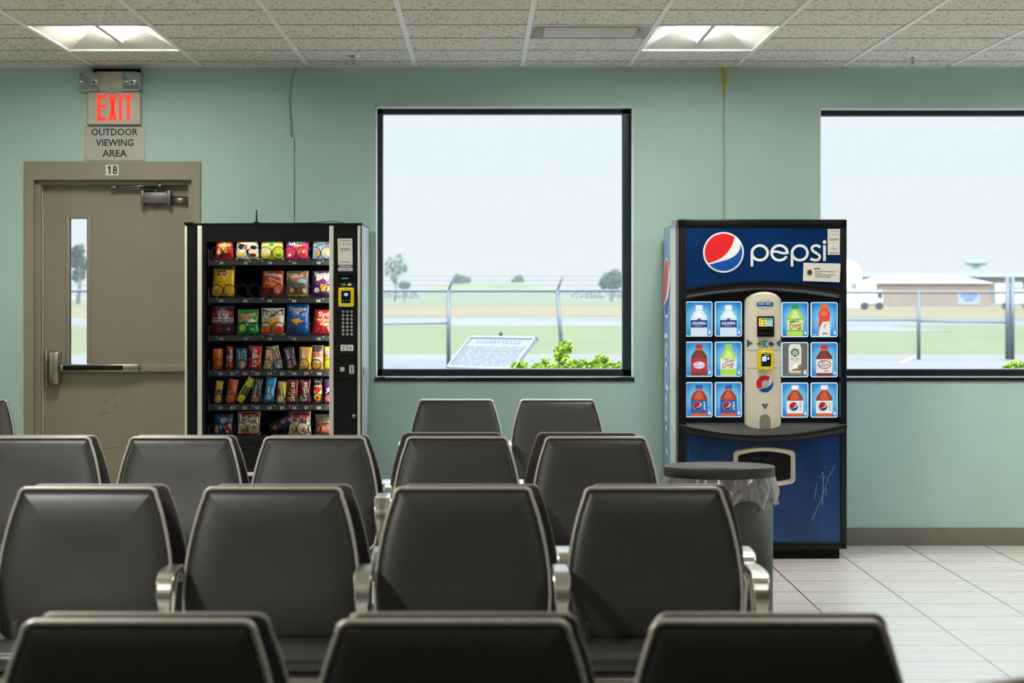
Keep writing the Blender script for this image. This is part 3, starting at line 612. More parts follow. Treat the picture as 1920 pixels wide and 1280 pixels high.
def snack(name, label, cat, group, px0, px1, pyt, pyb, base, decals, t=.045, lean=0.0, taper=.0, film_top=None, dy=0.0):
    d = YS + .022; cx = (px0 + px1) / 2; w_ = (px1 - px0) * d / FPX; h_ = (pyb - pyt) * d / FPX; ca, sa = math.cos(R(lean)), math.sin(R(lean))
    t = min(t, w_ * .8)
    def f_(off, sgn=-1):
        def g(u, v):
            tp = 1 - taper * v; pinch = 1 - .05 * math.sin(math.pi * v)
            e = max(0, 1 - (2 * abs(u)) ** 2.6) ** .6 * max(0, math.sin(math.pi * min(1, max(0, v * .93 + .035)))) ** .55
            wob = .0016 * math.sin(17 * u + 9 * v + cx) * e
            x = u * w_ * tp * pinch; z = v * h_; y = sgn * (t / 2 * e + wob + off)
            return (x * ca + z * sa, y, -x * sa + z * ca)
        return g
    mb = MB(); N = 10; K = 12
    for sgn in (-1, 1):
        b0 = len(mb.V); g = f_(0, sgn)
        for j in range(K + 1):
            for i in range(N + 1): mb.V.append(g(i / N - .5, j / K))
        for j in range(K):
            for i in range(N):
                q = (b0 + j * (N + 1) + i, b0 + j * (N + 1) + i + 1, b0 + (j + 1) * (N + 1) + i + 1, b0 + (j + 1) * (N + 1) + i)
                m = C(base) if not (film_top and j >= K - 2) else C(film_top)
                mb.face(q if sgn < 0 else q[::-1], m, True)
    for lv, dcl in enumerate(decals):
        g = f_(.0009 + .0007 * lv); k = dcl[0]
        if k == 'b':                                                  # band u0 u1 v0 v1
            _, c, u0, u1, v0, v1 = dcl; n_ = 6
            A = [[(u0 + (u1 - u0) * i / n_, v0 + (v1 - v0) * j / n_) for i in range(n_ + 1)] for j in range(n_ + 1)]
            for j in range(n_): mb.strip(A[j], A[j + 1], g, C(c))
        elif k == 'e': _, c, u, v, ru, rv = dcl; mb.fan(ell(u, v, ru, rv, 14), g, C(c))
        elif k == 'p': mb.fan(dcl[2], g, C(dcl[1]))
        elif k == 't':
            _, c, s, u, v, hh, ww = dcl[:7]; mb.text(s, u, v, hh, g, C(c), wd=ww, rot=dcl[7] if len(dcl) > 7 else 0)
        elif k == 'w':                                                # unreadable lettering: a line of small strokes, across or (vert) up the pack
            _, c, u, v, ln, hh, vert = dcl; n_ = 7; q = ln / n_
            for i in range(n_):
                a0 = -ln / 2 + q * i + q * .1; a1 = a0 + q * (.55 + .25 * ((i * 5) % 3 == 0)); h0 = hh / 2 * (1 if i % 3 else .75)
                P = [(a0, -h0), (a1, -h0), (a1, h0), (a0, h0)] if i % 2 else [(a0, -h0), (a0 + q * .25, -h0), (a1, h0 * .2), (a1, h0), (a0, h0 * .8)]
                mb.fan([((u - y, v + x) if vert else (u + x, v + y)) for x, y in P], g, C(c))
        elif k == 'v':                                               # text running up (1) or down (-1) the pack
            _, c, s, u, v, ln, wid, dr_ = dcl; vs, fs, asp = text_geo(s); b0 = len(mb.V)
            for x, y in vs: mb.V.append(g(u - dr_ * y * wid, v + dr_ * x * ln))
            for q in fs: mb.face([b0 + i for i in q], C(c))
    zb = wz(pyb, d); o = mb.build(name, None, (wx(cx, d) - h_ * sa / 2 * .0, d + dy, zb + (abs(w_ / 2 * sa) if lean else 0) + .0015))
    return tag(o, label, cat, group)
G1 = 'bags on the top shelf of the snack machine'; G2 = 'bags on the second shelf of the snack machine'; G3 = 'bags on the third shelf of the snack machine'
G4 = 'candy on the fourth shelf of the snack machine'; G5 = 'bars on the fifth shelf of the snack machine'; G6 = 'bags on the bottom shelf of the snack machine'
S = snack
S('crisp_bag', 'red and orange crisp bag above tag A0 on the top shelf', 'snack bag', G1, 403, 439, 438, 486.5, 'red', [('p', 'peach', [(-.36, .38), (-.1, .2), (.3, .3), (.42, .6), (.2, .56), (.05, .68), (-.12, .56), (-.36, .62)]), ('b', 'dred', -.35, .35, .1, .24), ('p', 'red', [(.05, .3), (.3, .3), (.32, .52)]), ('e', 'cream', -.3, .28, .1, .1), ('w', 'white', 0, .74, .56, .08, 0)], taper=.12)
S('popcorn_bag', 'black and white patterned popcorn bag above tag A2 on the top shelf', 'snack bag', G1, 442, 486, 438, 486.5, 'white', [('b', 'maroon', -.46, .46, .74, .98), ('e', 'black', -.26, .5, .17, .12), ('e', 'white', -.1, .38, .14, .12), ('e', 'navy', .05, .3, .1, .1), ('e', 'black', .3, .46, .15, .08), ('e', 'cream', .2, .3, .14, .1), ('e', 'red', -.04, .48, .06, .07), ('e', 'yell', -.3, .18, .12, .08), ('e', 'dred', .25, .16, .16, .07), ('e', 'cream', 0, .66, .36, .1), ('w', 'gold', 0, .68, .7, .1, 0)], taper=.1)
S('crisp_bag', 'pale yellow and lime crisp bag above tag A4 on the top shelf', 'snack bag', G1, 488, 533, 438, 486.5, 'pale', [('b', 'lime', -.46, .46, .05, .28), ('e', 'green', -.02, .56, .12, .07), ('e', 'cream', -.25, .32, .2, .18), ('e', 'lime', .26, .3, .18, .14), ('e', 'green', .28, .16, .12, .06)], taper=.1)
S('cookie_bag', 'pink and blue snack bag above tag A6 on the top shelf', 'snack bag', G1, 536, 580, 438, 486.5, 'pink', [('p', 'navy', [(-.46, .42), (.1, .48), (.46, .62), (.46, .9), (-.1, .86), (-.46, .7)]), ('p', 'blue', [(-.4, .46), (.1, .52), (.42, .64), (.42, .86), (-.1, .8), (-.4, .64)]), ('b', 'purp', -.46, -.2, .82, .97), ('t', 'white', 'unus', .02, .68, .16, .76, 12), ('b', 'yell', -.16, .2, .5, .56), ('e', 'white', -.34, .16, .07, .06), ('e', 'yell', .28, .3, .07, .07), ('e', 'rose', 0, .3, .12, .1)])
S('cookie_bag', 'light blue cookie bag above tag A8 on the top shelf', 'snack bag', G1, 586, 630, 438, 486.5, 'lblue', [('e', 'tan', -.22, .24, .16, .14), ('e', 'gold', -.22, .24, .08, .07), ('e', 'tan', .16, .3, .16, .16), ('t', 'navy', "Grandma's", .06, .6, .16, .84, 6), ('e', 'gold', -.05, .82, .07, .05)])
S('crisp_bag', 'yellow crisp bag with red logo above tag B0 on the second shelf', 'snack bag', G2, 396, 440, 499, 557, 'yell', [('b', 'smoke', -.48, .48, .86, .99), ('p', 'dred', [(-.3, .66), (.08, .66), (.14, .74), (.1, .84), (-.32, .84)]), ('t', 'white', "Lay's", -.1, .75, .11, .34, 0), ('e', 'gold', -.3, .2, .16, .14), ('e', 'cream', -.32, .26, .1, .07), ('e', 'gold', .22, .2, .18, .14), ('w', 'brown', -.16, .46, .24, .04, 0), ('p', 'gold', [(-.1, .5), (.4, .3), (.42, .36), (0, .54)])], taper=.12, lean=3)
S('crisp_bag', 'red-orange tortilla chip bag above tag B4 on the second shelf', 'snack bag', G2, 489, 535, 508, 557, 'dkor', [('b', 'dred', -.46, .46, .1, .35), ('p', 'orange', [(-.4, .4), (.2, .25), (.42, .4), (.1, .55), (-.36, .6)]), ('t', 'white', 'Doritos', 0, .86, .14, .78, -4), ('p', 'cream', [(-.2, .74), (-.16, .74), (.02, .4), (0, .4)]), ('p', 'cream', [(-.15, .72), (.3, .55), (.34, .58), (-.12, .75)]), ('e', 'rose', .2, .25, .16, .14), ('p', 'cream', [(.15, .3), (.28, .18), (.25, .16)]), ('e', 'maroon', -.28, .22, .14, .15)], taper=.15)
S('crisp_bag', 'yellow and brown corn chip bag above tag B6 on the second shelf', 'snack bag', G2, 535, 581, 508, 557, 'grey', [('p', 'gold', [(-.48, .6), (.1, .7), (.46, .9), (.4, .98), (-.48, .95)]), ('p', 'orange', [(-.3, .66), (.1, .74), (.42, .92), (.42, .86), (.1, .66), (-.2, .6)]), ('t', 'white', 'Fritos', -.04, .8, .17, .6, 10), ('e', 'lblue', .2, .6, .2, .1), ('w', 'smoke', 0, .52, .56, .07, 0), ('e', 'brown', -.24, .26, .16, .14), ('e', 'tan', -.24, .26, .09, .08), ('e', 'brown', .26, .26, .16, .14), ('e', 'white', .3, .24, .08, .09), ('b', 'gold', -.4, .44, .02, .1)], taper=.1)
S('crisp_bag', 'purple tortilla chip bag above tag B8 on the second shelf', 'snack bag', G2, 583, 628, 508, 557, 'purp', [('p', 'cream', [(-.3, .62), (.2, .6), (.44, .72), (.44, .9), (-.3, .88)]), ('t', 'white', 'Doritos', .02, .88, .13, .8), ('p', 'gold', [(-.1, .24), (.1, .22), (.2, .52), (-.1, .5)]), ('p', 'gold', [(.16, .2), (.42, .3), (.3, .44)]), ('e', 'white', -.26, .26, .12, .1), ('b', 'plum', -.46, .46, .04, .16)], taper=.12)
S('jerky_bag', 'maroon and white jerky bag above tag C0 on the third shelf', 'snack bag', G3, 396.5, 440, 574, 628.5, 'maroon', [('b', 'navy', -.48, .48, .86, .99), ('b', 'silver', -.47, .47, .4, .62), ('b', 'red', -.47, .47, .66, .82), ('p', 'white', [(-.2, .44), (.22, .44), (.26, .74), (-.2, .74)]), ('p', 'maroon', [(-.16, .72), (.18, .72), (.02, .56)]), ('t', 'white', "JACK LINK'S", 0, .78, .08, .5), ('w', 'dred', 0, .53, .8, .05, 0), ('w', 'dred', 0, .45, .4, .04, 0), ('e', 'dred', -.26, .2, .18, .16), ('e', 'plum', .24, .2, .16, .14), ('p', 'rose', [(.1, .14), (.34, .16), (.26, .3)])], t=.03)
S('crisp_bag', 'orange and green cheese puff bag above tag C2 on the third shelf', 'snack bag', G3, 444, 487, 580, 628.5, 'green', [('p', 'orange', [(-.46, .42), (.05, .5), (.46, .72), (.46, .95), (-.46, .95)]), ('p', 'gold', [(-.36, .5), (.0, .54), (.4, .76), (.3, .8), (-.36, .62)]), ('t', 'black', 'Cheetos', -.03, .78, .2, .8, 8), ('t', 'cream', 'Cheetos', -.02, .785, .17, .76, 8), ('e', 'white', .18, .55, .2, .07), ('e', 'lime', -.26, .28, .14, .14), ('e', 'white', -.02, .4, .12, .05), ('p', 'white', [(.1, .26), (.34, .14), (.28, .24)])], taper=.08)
S('crisp_bag', 'navy and white ridged crisp bag with orange base above tag C4 on the third shelf', 'snack bag', G3, 489, 535, 578, 628.5, 'white', [('p', 'navy', [(-.46, .7), (-.1, .66), (.46, .74), (.46, .97), (-.46, .97)]), ('b', 'orange', -.47, .47, .05, .34), ('t', 'red', 'RUFFLES', .0, .82, .15, .84), ('t', 'cream', 'RUFFLES', .006, .826, .12, .82), ('e', 'gold', -.2, .56, .18, .08), ('e', 'gold', .06, .5, .22, .1), ('e', 'tan', .14, .62, .16, .07), ('e', 'gold', .08, .4, .12, .06), ('e', 'red', .28, .2, .12, .1), ('p', 'white', [(-.02, .06), (.04, .3), (-.08, .3)])], taper=.06)
S('crisp_bag', 'bright blue tortilla chip bag above tag C6 on the third shelf', 'snack bag', G3, 536, 582, 571, 628.5, 'blue', [('t', 'white', 'Doritos', 0, .86, .12, .74), ('p', 'white', [(-.12, .8), (.18, .8), (-.02, .68)]), ('p', 'orange', [(-.08, .79), (.13, .79), (-.02, .71)]), ('t', 'white', 'COOL', .28, .7, .04, .16), ('t', 'white', 'RANCH', .28, .65, .04, .2), ('p', 'gold', [(-.34, .5), (.12, .56), (-.04, .3)]), ('p', 'tan', [(.04, .36), (.3, .46), (.06, .5)]), ('e', 'navy', -.26, .18, .16, .12)], taper=.1)
S('crisp_bag', 'red crisp bag with white script above tag C8 on the third shelf', 'snack bag', G3, 584, 630, 582, 628.5, 'red', [('p', 'orange', [(-.4, .3), (.44, .2), (.44, .6), (-.2, .64)]), ('t', 'white', 'Syn', 0, .8, .26, .6), ('w', 'cream', 0, .6, .7, .1, 0), ('p', 'cream', [(-.2, .4), (.1, .36), (.3, .5), (0, .54)]), ('e', 'dred', .2, .22, .14, .14), ('p', 'rose', [(-.4, .1), (-.2, .3), (-.14, .28), (-.34, .08)])], taper=.2, lean=2)
S('peanut_cup_pack', 'orange candy pack above tag D0 on the fourth shelf', 'candy', G4, 399, 418, 654, 693.5, 'orange', [('v', 'yell', "Reese's", .22, .55, .7, .34, -1), ('w', 'brown', -.2, .55, .5, .1, 1), ('p', 'brown', [(-.1, .1), (.3, .12), (.3, .22), (-.05, .2)]), ('b', 'gold', -.1, .3, .06, .12)], t=.02)
S('wafer_bar', 'narrow red candy bar above tag D1 on the fourth shelf', 'candy', G4, 424, 438, 650, 693.5, 'red', [('b', 'dred', -.48, -.1, .05, .95), ('e', 'silver', .16, .55, .28, .14), ('w', 'white', .16, .46, .2, .4, 1), ('b', 'white', -.4, -.3, .1, .6), ('e', 'orange', .2, .2, .2, .12), ('e', 'silver', .2, .76, .16, .14)], t=.018, taper=.05)
S('cookie_pack', 'dark blue cookie pack above tag D2 on the fourth shelf', 'candy', G4, 441.5, 464, 653, 693.5, 'blue', [('b', 'navy', -.48, .48, .7, .98), ('w', 'grey', -.34, .66, .42, .08, 1), ('w', 'lblue', -.16, .66, .42, .12, 1), ('w', 'lblue', .04, .66, .4, .14, 1), ('w', 'lblue', .24, .66, .46, .14, 1), ('w', 'lblue', .4, .62, .5, .1, 1), ('e', 'tan', .04, .24, .34, .18), ('p', 'brown', [(-.2, .1), (-.1, .1), (-.1, .36), (-.2, .36)]), ('p', 'cream', [(.06, .1), (.16, .1), (.18, .36), (.08, .36)])], t=.025)
S('candy_pack', 'red chocolate candy pack with white lettering above tag D3 on the fourth shelf', 'candy', G4, 465, 490, 649, 693.5, 'red', [('b', 'maroon', -.48, -.2, .5, .96), ('v', 'white', "m&m's", .06, .48, .74, .5, -1), ('e', 'gold', .3, .34, .12, .08), ('e', 'orange', .34, .22, .1, .07)], t=.025, lean=2)
S('caramel_bar', 'gold caramel cookie bar with red lettering above tag D4 on the fourth shelf', 'candy', G4, 494, 511, 652, 693.5, 'cream', [('b', 'brown', -.48, .48, .86, .98), ('e', 'tan', -.24, .2, .22, .16), ('v', 'white', 'TWIX', .06, .5, .68, .74, -1), ('v', 'red', 'TWIX', .08, .5, .62, .6, -1), ('b', 'gold', -.4, -.28, .1, .8)], t=.02, lean=7)
S('chocolate_bar', 'silver wrapped chocolate bar leaning above tag D5 on the fourth shelf', 'candy', G4, 514, 531, 650, 693.5, 'silver', [('b', 'grey', -.48, -.3, .05, .95), ('b', 'tan', -.2, .24, .5, .84), ('w', 'brown', .02, .54, .66, .24, 1), ('b', 'tan', -.26, .22, .84, .92), ('b', 'dgrey', .3, .44, .06, .9), ('e', 'white', .1, .12, .26, .07)], t=.02, lean=-12)
S('chocolate_bar', 'dark brown chocolate bar leaning above tag D6 on the fourth shelf', 'candy', G4, 537, 557, 653, 693.5, 'plum', [('b', 'purp', -.36, .12, .2, .9), ('w', 'silver', -.12, .54, .7, .3, 1), ('b', 'brown', .22, .3, .05, .9), ('b', 'dgrey', .32, .44, .1, .8), ('e', 'tan', -.1, .12, .24, .09)], t=.02, lean=-9)
S('candy_pack', 'yellow chocolate candy pack with dark lettering above tag D7 on the fourth shelf', 'candy', G4, 560, 584, 651, 693.5, 'gold', [('v', 'brown', "m&m's", -.04, .52, .72, .5, -1), ('v', 'white', "m&m's", -.06, .525, .7, .44, -1), ('e', 'yell', .2, .3, .16, .1)], t=.025, lean=2)
S('nut_bar_pack', 'pale tan nut pack above tag D8 on the fourth shelf', 'candy', G4, 585, 607, 648, 693.5, 'tan', [('b', 'smoke', -.46, .46, .74, .98), ('b', 'rose', -.46, .46, .56, .72), ('e', 'cream', 0, .4, .36, .12), ('w', 'brown', 0, .4, .5, .07, 0), ('b', 'gold', -.46, .46, .04, .2)], t=.025)
S('candy_pack', 'yellow and blue candy pack at the window edge of the fourth shelf', 'candy', G4, 608.5, 628, 650, 693.5, 'yell', [('b', 'lblue', -.46, .46, .6, .86), ('e', 'lime', -.1, .24, .3, .16), ('e', 'orange', -.3, .6, .12, .08)], t=.025)
S('cookie_pack', 'small yellow and blue cookie pack above tag E0 on the fifth shelf', 'snack', G5, 401, 415, 715, 757, 'tan', [('b', 'gold', -.44, .44, .66, .94), ('b', 'navy', -.2, .48, .5, .62), ('e', 'pale', -.02, .2, .44, .17), ('e', 'gold', -.02, .2, .28, .11), ('e', 'tan', .02, .4, .3, .06)], t=.025, lean=6)
S('cracker_pack', 'orange cracker pack above tag E1 on the fifth shelf', 'snack', G5, 423, 441, 712, 757, 'rose', [('b', 'dkor', -.46, -.05, .5, .94), ('b', 'orange', .02, .44, .5, .92), ('b', 'orange', -.38, .4, .06, .36), ('e', 'gold', -.1, .25, .06, .03), ('e', 'dkor', .1, .16, .06, .03), ('e', 'gold', .14, .3, .06, .03), ('e', 'dkor', -.2, .14, .06, .03)], t=.03, lean=8)
S('granola_bar', 'lime yellow bar tipped far over above tag E2 on the fifth shelf', 'snack', G5, 440, 455, 706, 757, 'lime', [('b', 'smoke', -.3, .46, .3, .66), ('w', 'tan', .05, .52, .44, .26, 1), ('b', 'yell', -.48, .48, .04, .26)], t=.02, lean=30)
S('chocolate_bar', 'black and silver bar above tag E3 on the fifth shelf', 'snack', G5, 471, 490, 710, 757, 'dgrey', [('b', 'silver', -.46, -.02, .06, .7), ('b', 'black', -.4, -.2, .46, .9), ('w', 'grey', .24, .56, .6, .3, 1), ('w', 'dgrey', -.34, .5, .4, .12, 1), ('e', 'rose', -.06, .16, .34, .12), ('b', 'silver', -.2, -.08, .3, .62)], t=.028, lean=4)
S('crisp_rice_bar', 'bright blue marshmallow bar above tag E4 on the fifth shelf', 'snack', G5, 494, 513, 708, 757, 'sky', [('w', 'white', -.12, .5, .26, .22, 1), ('p', 'white', [(.1, .42), (.26, .5), (.28, .6), (.32, .6), (.3, .48), (.12, .39)]), ('e', 'lblue', 0, .26, .3, .13), ('b', 'blue', -.46, .46, .02, .1)], t=.032, lean=7)
S('granola_bar', 'tan and green granola bar above tag E5 on the fifth shelf', 'snack', G5, 518, 535, 716, 757, 'tan', [('b', 'lime', .0, .44, .3, .9), ('b', 'red', -.46, -.2, .36, .66), ('w', 'green', .2, .5, .42, .2, 1), ('e', 'cream', .04, .18, .36, .16)], t=.022, lean=5)
S('fruit_candy_pack', 'dark red fruit candy pack above tag E6 on the fifth shelf', 'candy', G5, 537.5, 559.5, 712, 757, 'dred', [('v', 'white', 'Skittles', .0, .5, .8, .44, 1), ('e', 'orange', -.3, .2, .14, .08), ('e', 'red', .32, .4, .12, .12), ('e', 'gold', -.3, .42, .08, .06)], t=.025)
S('fruit_candy_pack', 'dark red fruit candy pack above tag E7 on the fifth shelf', 'candy', G5, 560.5, 582.5, 712, 757, 'maroon', [('v', 'white', 'Skittles', .02, .5, .8, .44, 1), ('e', 'green', -.3, .16, .12, .07), ('e', 'tan', -.34, .28, .08, .06), ('e', 'purp', .32, .2, .12, .1)], t=.025)
S('cookie_pack', 'black cookie pack with red label above tag E8 on the fifth shelf', 'snack', G5, 587, 605, 709, 757, 'black', [('b', 'cream', -.4, .44, .38, .72), ('b', 'red', -.36, .4, .52, .7), ('e', 'red', .02, .5, .2, .08), ('w', 'white', 0, .68, .6, .04, 0), ('e', 'gold', .02, .26, .42, .15), ('e', 'brown', .0, .24, .16, .05), ('w', 'silver', 0, .08, .6, .03, 0), ('w', 'silver', 0, .86, .6, .05, 0)], t=.026)
S('candy_pack', 'purple and white pack at the window edge of the fifth shelf', 'snack', G5, 608.5, 628, 711, 757, 'purp', [('e', 'white', .0, .58, .3, .08), ('p', 'white', [(-.4, .4), (.2, .6), (.26, .64), (-.36, .46)]), ('e', 'rose', -.1, .22, .34, .14)], t=.026)
S('pastry_pack', 'blue toaster pastry bag above tag F0 on the bottom shelf', 'snack bag', G6, 401, 438, 777, 816.5, 'blue', [('b', 'navy', -.46, .46, .82, .98), ('w', 'white', -.04, .42, .34, .22, 0), ('b', 'red', .14, .3, .3, .66), ('e', 'peach', -.36, .3, .1, .2), ('e', 'peach', .36, .44, .09, .22), ('e', 'red', .24, .24, .14, .16), ('e', 'white', .22, .2, .06, .06)], taper=.06)
S('cookie_bag', 'dark red and white cookie bag above tag F2 on the bottom shelf', 'snack bag', G6, 446, 488, 772, 816.5, 'white', [('b', 'dred', -.48, .48, .58, .98), ('t', 'silver', 'Classic', 0, .7, .2, .78, 6), ('w', 'rose', 0, .56, .6, .06, 0), ('e', 'tan', -.24, .26, .2, .18), ('e', 'tan', .24, .28, .2, .18), ('e', 'brown', .26, .34, .06, .05), ('p', 'brown', [(-.36, .2), (-.16, .3), (-.1, .26), (-.3, .14)]), ('b', 'red', -.46, .46, .02, .1)])
S('nut_bag', 'crumpled dark purple bag lying tipped over on the bottom shelf', 'snack bag', G6, 499, 521, 774, 816, 'plum', [('b', 'dgrey', -.4, .4, .3, .5), ('e', 'rose', -.1, .18, .22, .12), ('w', 'grey', 0, .66, .5, .06, 0), ('e', 'navy', .1, .8, .26, .08)], t=.05, lean=58)
S('cookie_bag', 'dark red and white cookie bag above tag F6 on the bottom shelf', 'snack bag', G6, 541, 584, 772, 816.5, 'white', [('b', 'dred', -.48, .48, .56, .98), ('t', 'rose', 'Classic', 0, .69, .2, .78, 6), ('w', 'silver', 0, .55, .6, .05, 0), ('e', 'tan', -.22, .24, .2, .18), ('p', 'tan', [(.06, .2), (.2, .36), (.4, .24), (.26, .1)]), ('p', 'red', [(.1, .3), (.36, .12), (.34, .08), (.08, .24)])], taper=.06)
S('cookie_bag', 'brown cookie bag at the window edge of the bottom shelf', 'snack bag', G6, 591, 632, 777, 816.5, 'brown', [('b', 'smoke', -.46, .46, .72, .98), ('e', 'rose', -.2, .3, .22, .2), ('e', 'rose', .14, .3, .2, .2), ('b', 'silver', -.1, .46, .62, .66), ('p', 'white', [(.1, .36), (.24, .4), (.2, .3)])])

# ------------------------------------------------------------------ drink machine
PD = 13.06
pm = empty('drink_machine', (wx(1272, PD), PD, 0), R(2.5), label='dark blue drink machine with round red, white and blue emblem under a white wordmark', cat='vending machine')
PS = 346.6
def PX(px): return (px - 1272) / PS
def PZ(py): return EYE - (py - CY) / PS
PW = PX(1590)
navy_gloss = mat('deep_blue_panel', (8, 46, 96), .16, noise=.25, nscale=2.5, coat=.3)
side_blue = mat('blue_side_print', (92, 146, 198), .25, noise=.2, nscale=3, coat=.3)
logo_w = mat('logo_white', (236, 240, 240), .4); logo_r = mat('logo_red', (226, 34, 40), .35); logo_b = mat('logo_blue', (10, 76, 168), .35)
frame_blk = mat('black_machine_frame', (13, 14, 17), .32, noise=.1, spec=.3)
mb = MB(); mb.box(.006, PW - .006, .1, .66, .05, PZ(421), matte_black); mb.box(.03, PW - .03, .06, .62, 0, .05, matte_black); mb.box(.0, .006, .37, .66, .05, PZ(421), side_blue)
mb.box(PW - .006, PW, .1, .66, .05, PZ(421), side_blue); mb.box(-.001, .006, .11, .365, .05, PZ(424), silver); mb.box(-.012, .02, .09, .2, PZ(426), PZ(412), white_side)
cab = mb.build('cabinet', pm)
def globe(mb, f, cx, cz, r, dz=None):
    P = lambda u, v: (cx + u * r, cz + v * r)
    def q(pts, m, k): mb.flat([P(u, v) for u, v in pts], (lambda a, c: f(a, c, k)), m)
    for r0, r1 in ((1, .8), (.8, .55), (.55, .28), (.28, .001)): mb.strip([P(*p) for p in ell(0, 0, r0, r0, 49, 0, 359.999)], [P(*p) for p in ell(0, 0, r1, r1, 49, 0, 359.999)], lambda a, c: f(a, c, 0), logo_w)
    def sub(A, B, m):
        L = [[(a[0] + (c[0] - a[0]) * k / 6, a[1] + (c[1] - a[1]) * k / 6) for a, c in zip(A, B)] for k in range(7)]
        for k in range(6): mb.strip(L[k], L[k + 1], lambda a, c: f(a, c, 1), m)
    red = [(math.cos(R(a)) * .92, math.sin(R(a)) * .92) for a in [53.6 + (215.4 - 53.6) * i / 24 for i in range(25)]]
    c1 = [(-.744, -.528), (-.56, -.48), (-.333, -.4), (-.13, -.29), (.026, -.17), (.2, .0), (.333, .19), (.44, .4), (.513, .62), (.549, .744)]
    # red area as strips so the curved edge stays concave-safe
    n_ = 24
    def samp(p, t):
        L = [0]
        for i in range(1, len(p)): L.append(L[-1] + math.dist(p[i], p[i - 1]))
        s_ = t * L[-1]
        for i in range(1, len(p)):
            if s_ <= L[i] or i == len(p) - 1:
                k = (s_ - L[i - 1]) / (L[i] - L[i - 1]); return (p[i - 1][0] + k * (p[i][0] - p[i - 1][0]), p[i - 1][1] + k * (p[i][1] - p[i - 1][1]))
    A = [P(*samp(c1, i / n_)) for i in range(n_ + 1)]; B = [P(*samp(red[::-1], i / n_)) for i in range(n_ + 1)]
    sub(A, B, logo_r)
    blue = [(math.cos(R(a)) * .92, math.sin(R(a)) * .92) for a in [221 + (385.9 - 221) * i / 24 for i in range(25)]]
    c2 = [(-.694, -.604), (-.4, -.52), (-.1, -.44), (.2, -.36), (.45, -.24), (.64, -.1), (.77, .07), (.83, .24), (.828, .402)]
    A = [P(*samp(blue, i / n_)) for i in range(n_ + 1)]; B = [P(*samp(c2, i / n_)) for i in range(n_ + 1)]
    sub(A, B, logo_b)
def wordmark(mb, g, m):                                               # lower-case wordmark; units: 1 = 1 px of the header, origin at stem bottom line of baseline
    def p_(x):
        mb.ring(x + 17.3, 16, 17.2, 12.2, g, m, k=.94); mb.stroke([(x + 2.5, -9.5), (x + 2.5, 16)], 5, g, m)
    p_(1.5); p_(77.3)
    mb.ring(56, 16, 17.4, 12.4, g, m, a0=4, a1=333, k=.94)
    mb.stroke([(41, 17.2), (46, 18.6), (51, 18.4), (57, 16.6), (63, 15.2), (68, 15.4), (73.2, 16.8)], 4.4, g, m)
    mb.stroke([(134, 26.2), (130.5, 29), (126, 30), (121, 29), (117.5, 25.5), (118, 21.5), (122, 18), (128, 14.6), (132.3, 11.6), (133.2, 7.6), (130, 3.4), (125, 2.2), (119.5, 3), (115, 5.4)], 5, g, m)
    mb.stroke([(142, 1), (142, 30.5)], 5.2, g, m); mb.flat(ell(142, 36.3, 3.5, n=16), g, m)
mb = MB(); sf_ = lambda y_, z_, k=0: (-.0012 - .0006 * k, y_, z_)
# emblem and upright wordmark on the cabinet side
def side_map(u, v, k=0): return (-.0015 - .0008 * k, .515 - u, v)
globe(mb, side_map, 0.0, PZ(539), .17)
zb0 = PZ(864); sc_ = (PZ(626) - zb0) / 146.0
wordmark(mb, lambda u, v: (-.0018, .515 - (-(v * sc_) + .09), zb0 + u * sc_) if False else (-.0018, .515 + (v - 12) * sc_ * .8, zb0 + u * sc_), logo_w)
mb.build('side_graphic', cab)

# door frame and curved header
mb = MB()
mb.rbox(0, PX(1287), -.0, .1, PZ(1030), PZ(411), .006, frame_blk); mb.rbox(PX(1578), PW, 0, .1, PZ(1030), PZ(411), .006, frame_blk)
mb.rbox(0, PW, -.0, .1, PZ(429), PZ(411), .006, frame_blk); mb.rbox(0, PW, 0, .1, PZ(1030), PZ(1017), .006, frame_blk)
mb.box(PX(1286), PX(1579), .055, .1, PZ(1018), PZ(428), frame_blk)
door = mb.build('door', pm)
NB = 28
def bow(px, amp, p=2.0): u = (px - 1432.5) / 146; return 1 - abs(u) ** p
def header_z(px): return 541 - 14 * bow(px, 1)
def hy(px): return .006 - .03 * bow(px, 1)                            # header plan bow
mb = MB(); cols = [1287 + 291.5 * i / NB for i in range(NB + 1)]
b0 = len(mb.V)
for px in cols: mb.V += [(PX(px), hy(px), PZ(428)), (PX(px), hy(px), PZ(header_z(px)))]
for i in range(NB): mb.face((b0 + 2 * i, b0 + 2 * i + 1, b0 + 2 * i + 3, b0 + 2 * i + 2), navy_gloss, True)
hd = mb.build('header_panel', door); soffit = mat('painted_lit_soffit', (96, 98, 100), .3, noise=.1)  # lighter soffit grey paints in the light falling on it
mb = MB(); b0 = len(mb.V)
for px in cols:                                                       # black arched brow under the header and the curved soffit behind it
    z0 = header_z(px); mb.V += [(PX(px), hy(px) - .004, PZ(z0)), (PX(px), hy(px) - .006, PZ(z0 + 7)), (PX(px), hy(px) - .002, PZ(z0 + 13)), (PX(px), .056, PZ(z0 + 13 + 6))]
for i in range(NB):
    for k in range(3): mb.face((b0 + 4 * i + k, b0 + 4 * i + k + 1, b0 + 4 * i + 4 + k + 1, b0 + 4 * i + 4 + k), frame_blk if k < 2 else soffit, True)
b0 = len(mb.V)
for px in cols: mb.V += [(PX(px), hy(px), PZ(428)), (PX(px), .06, PZ(427))]
for i in range(NB): mb.face((b0 + 2 * i, b0 + 2 * i + 2, b0 + 2 * i + 3, b0 + 2 * i + 1), frame_blk, True)
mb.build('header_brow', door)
def hmap(k): return lambda px, py: (PX(px), hy(px) - .0015 - .0007 * k, PZ(py))
mb = MB()
globe(mb, lambda a, c, k: (PX(a), hy(a) - .0015 - .0007 * k, PZ(473 - (c - 473))), 1356, 473, 38)
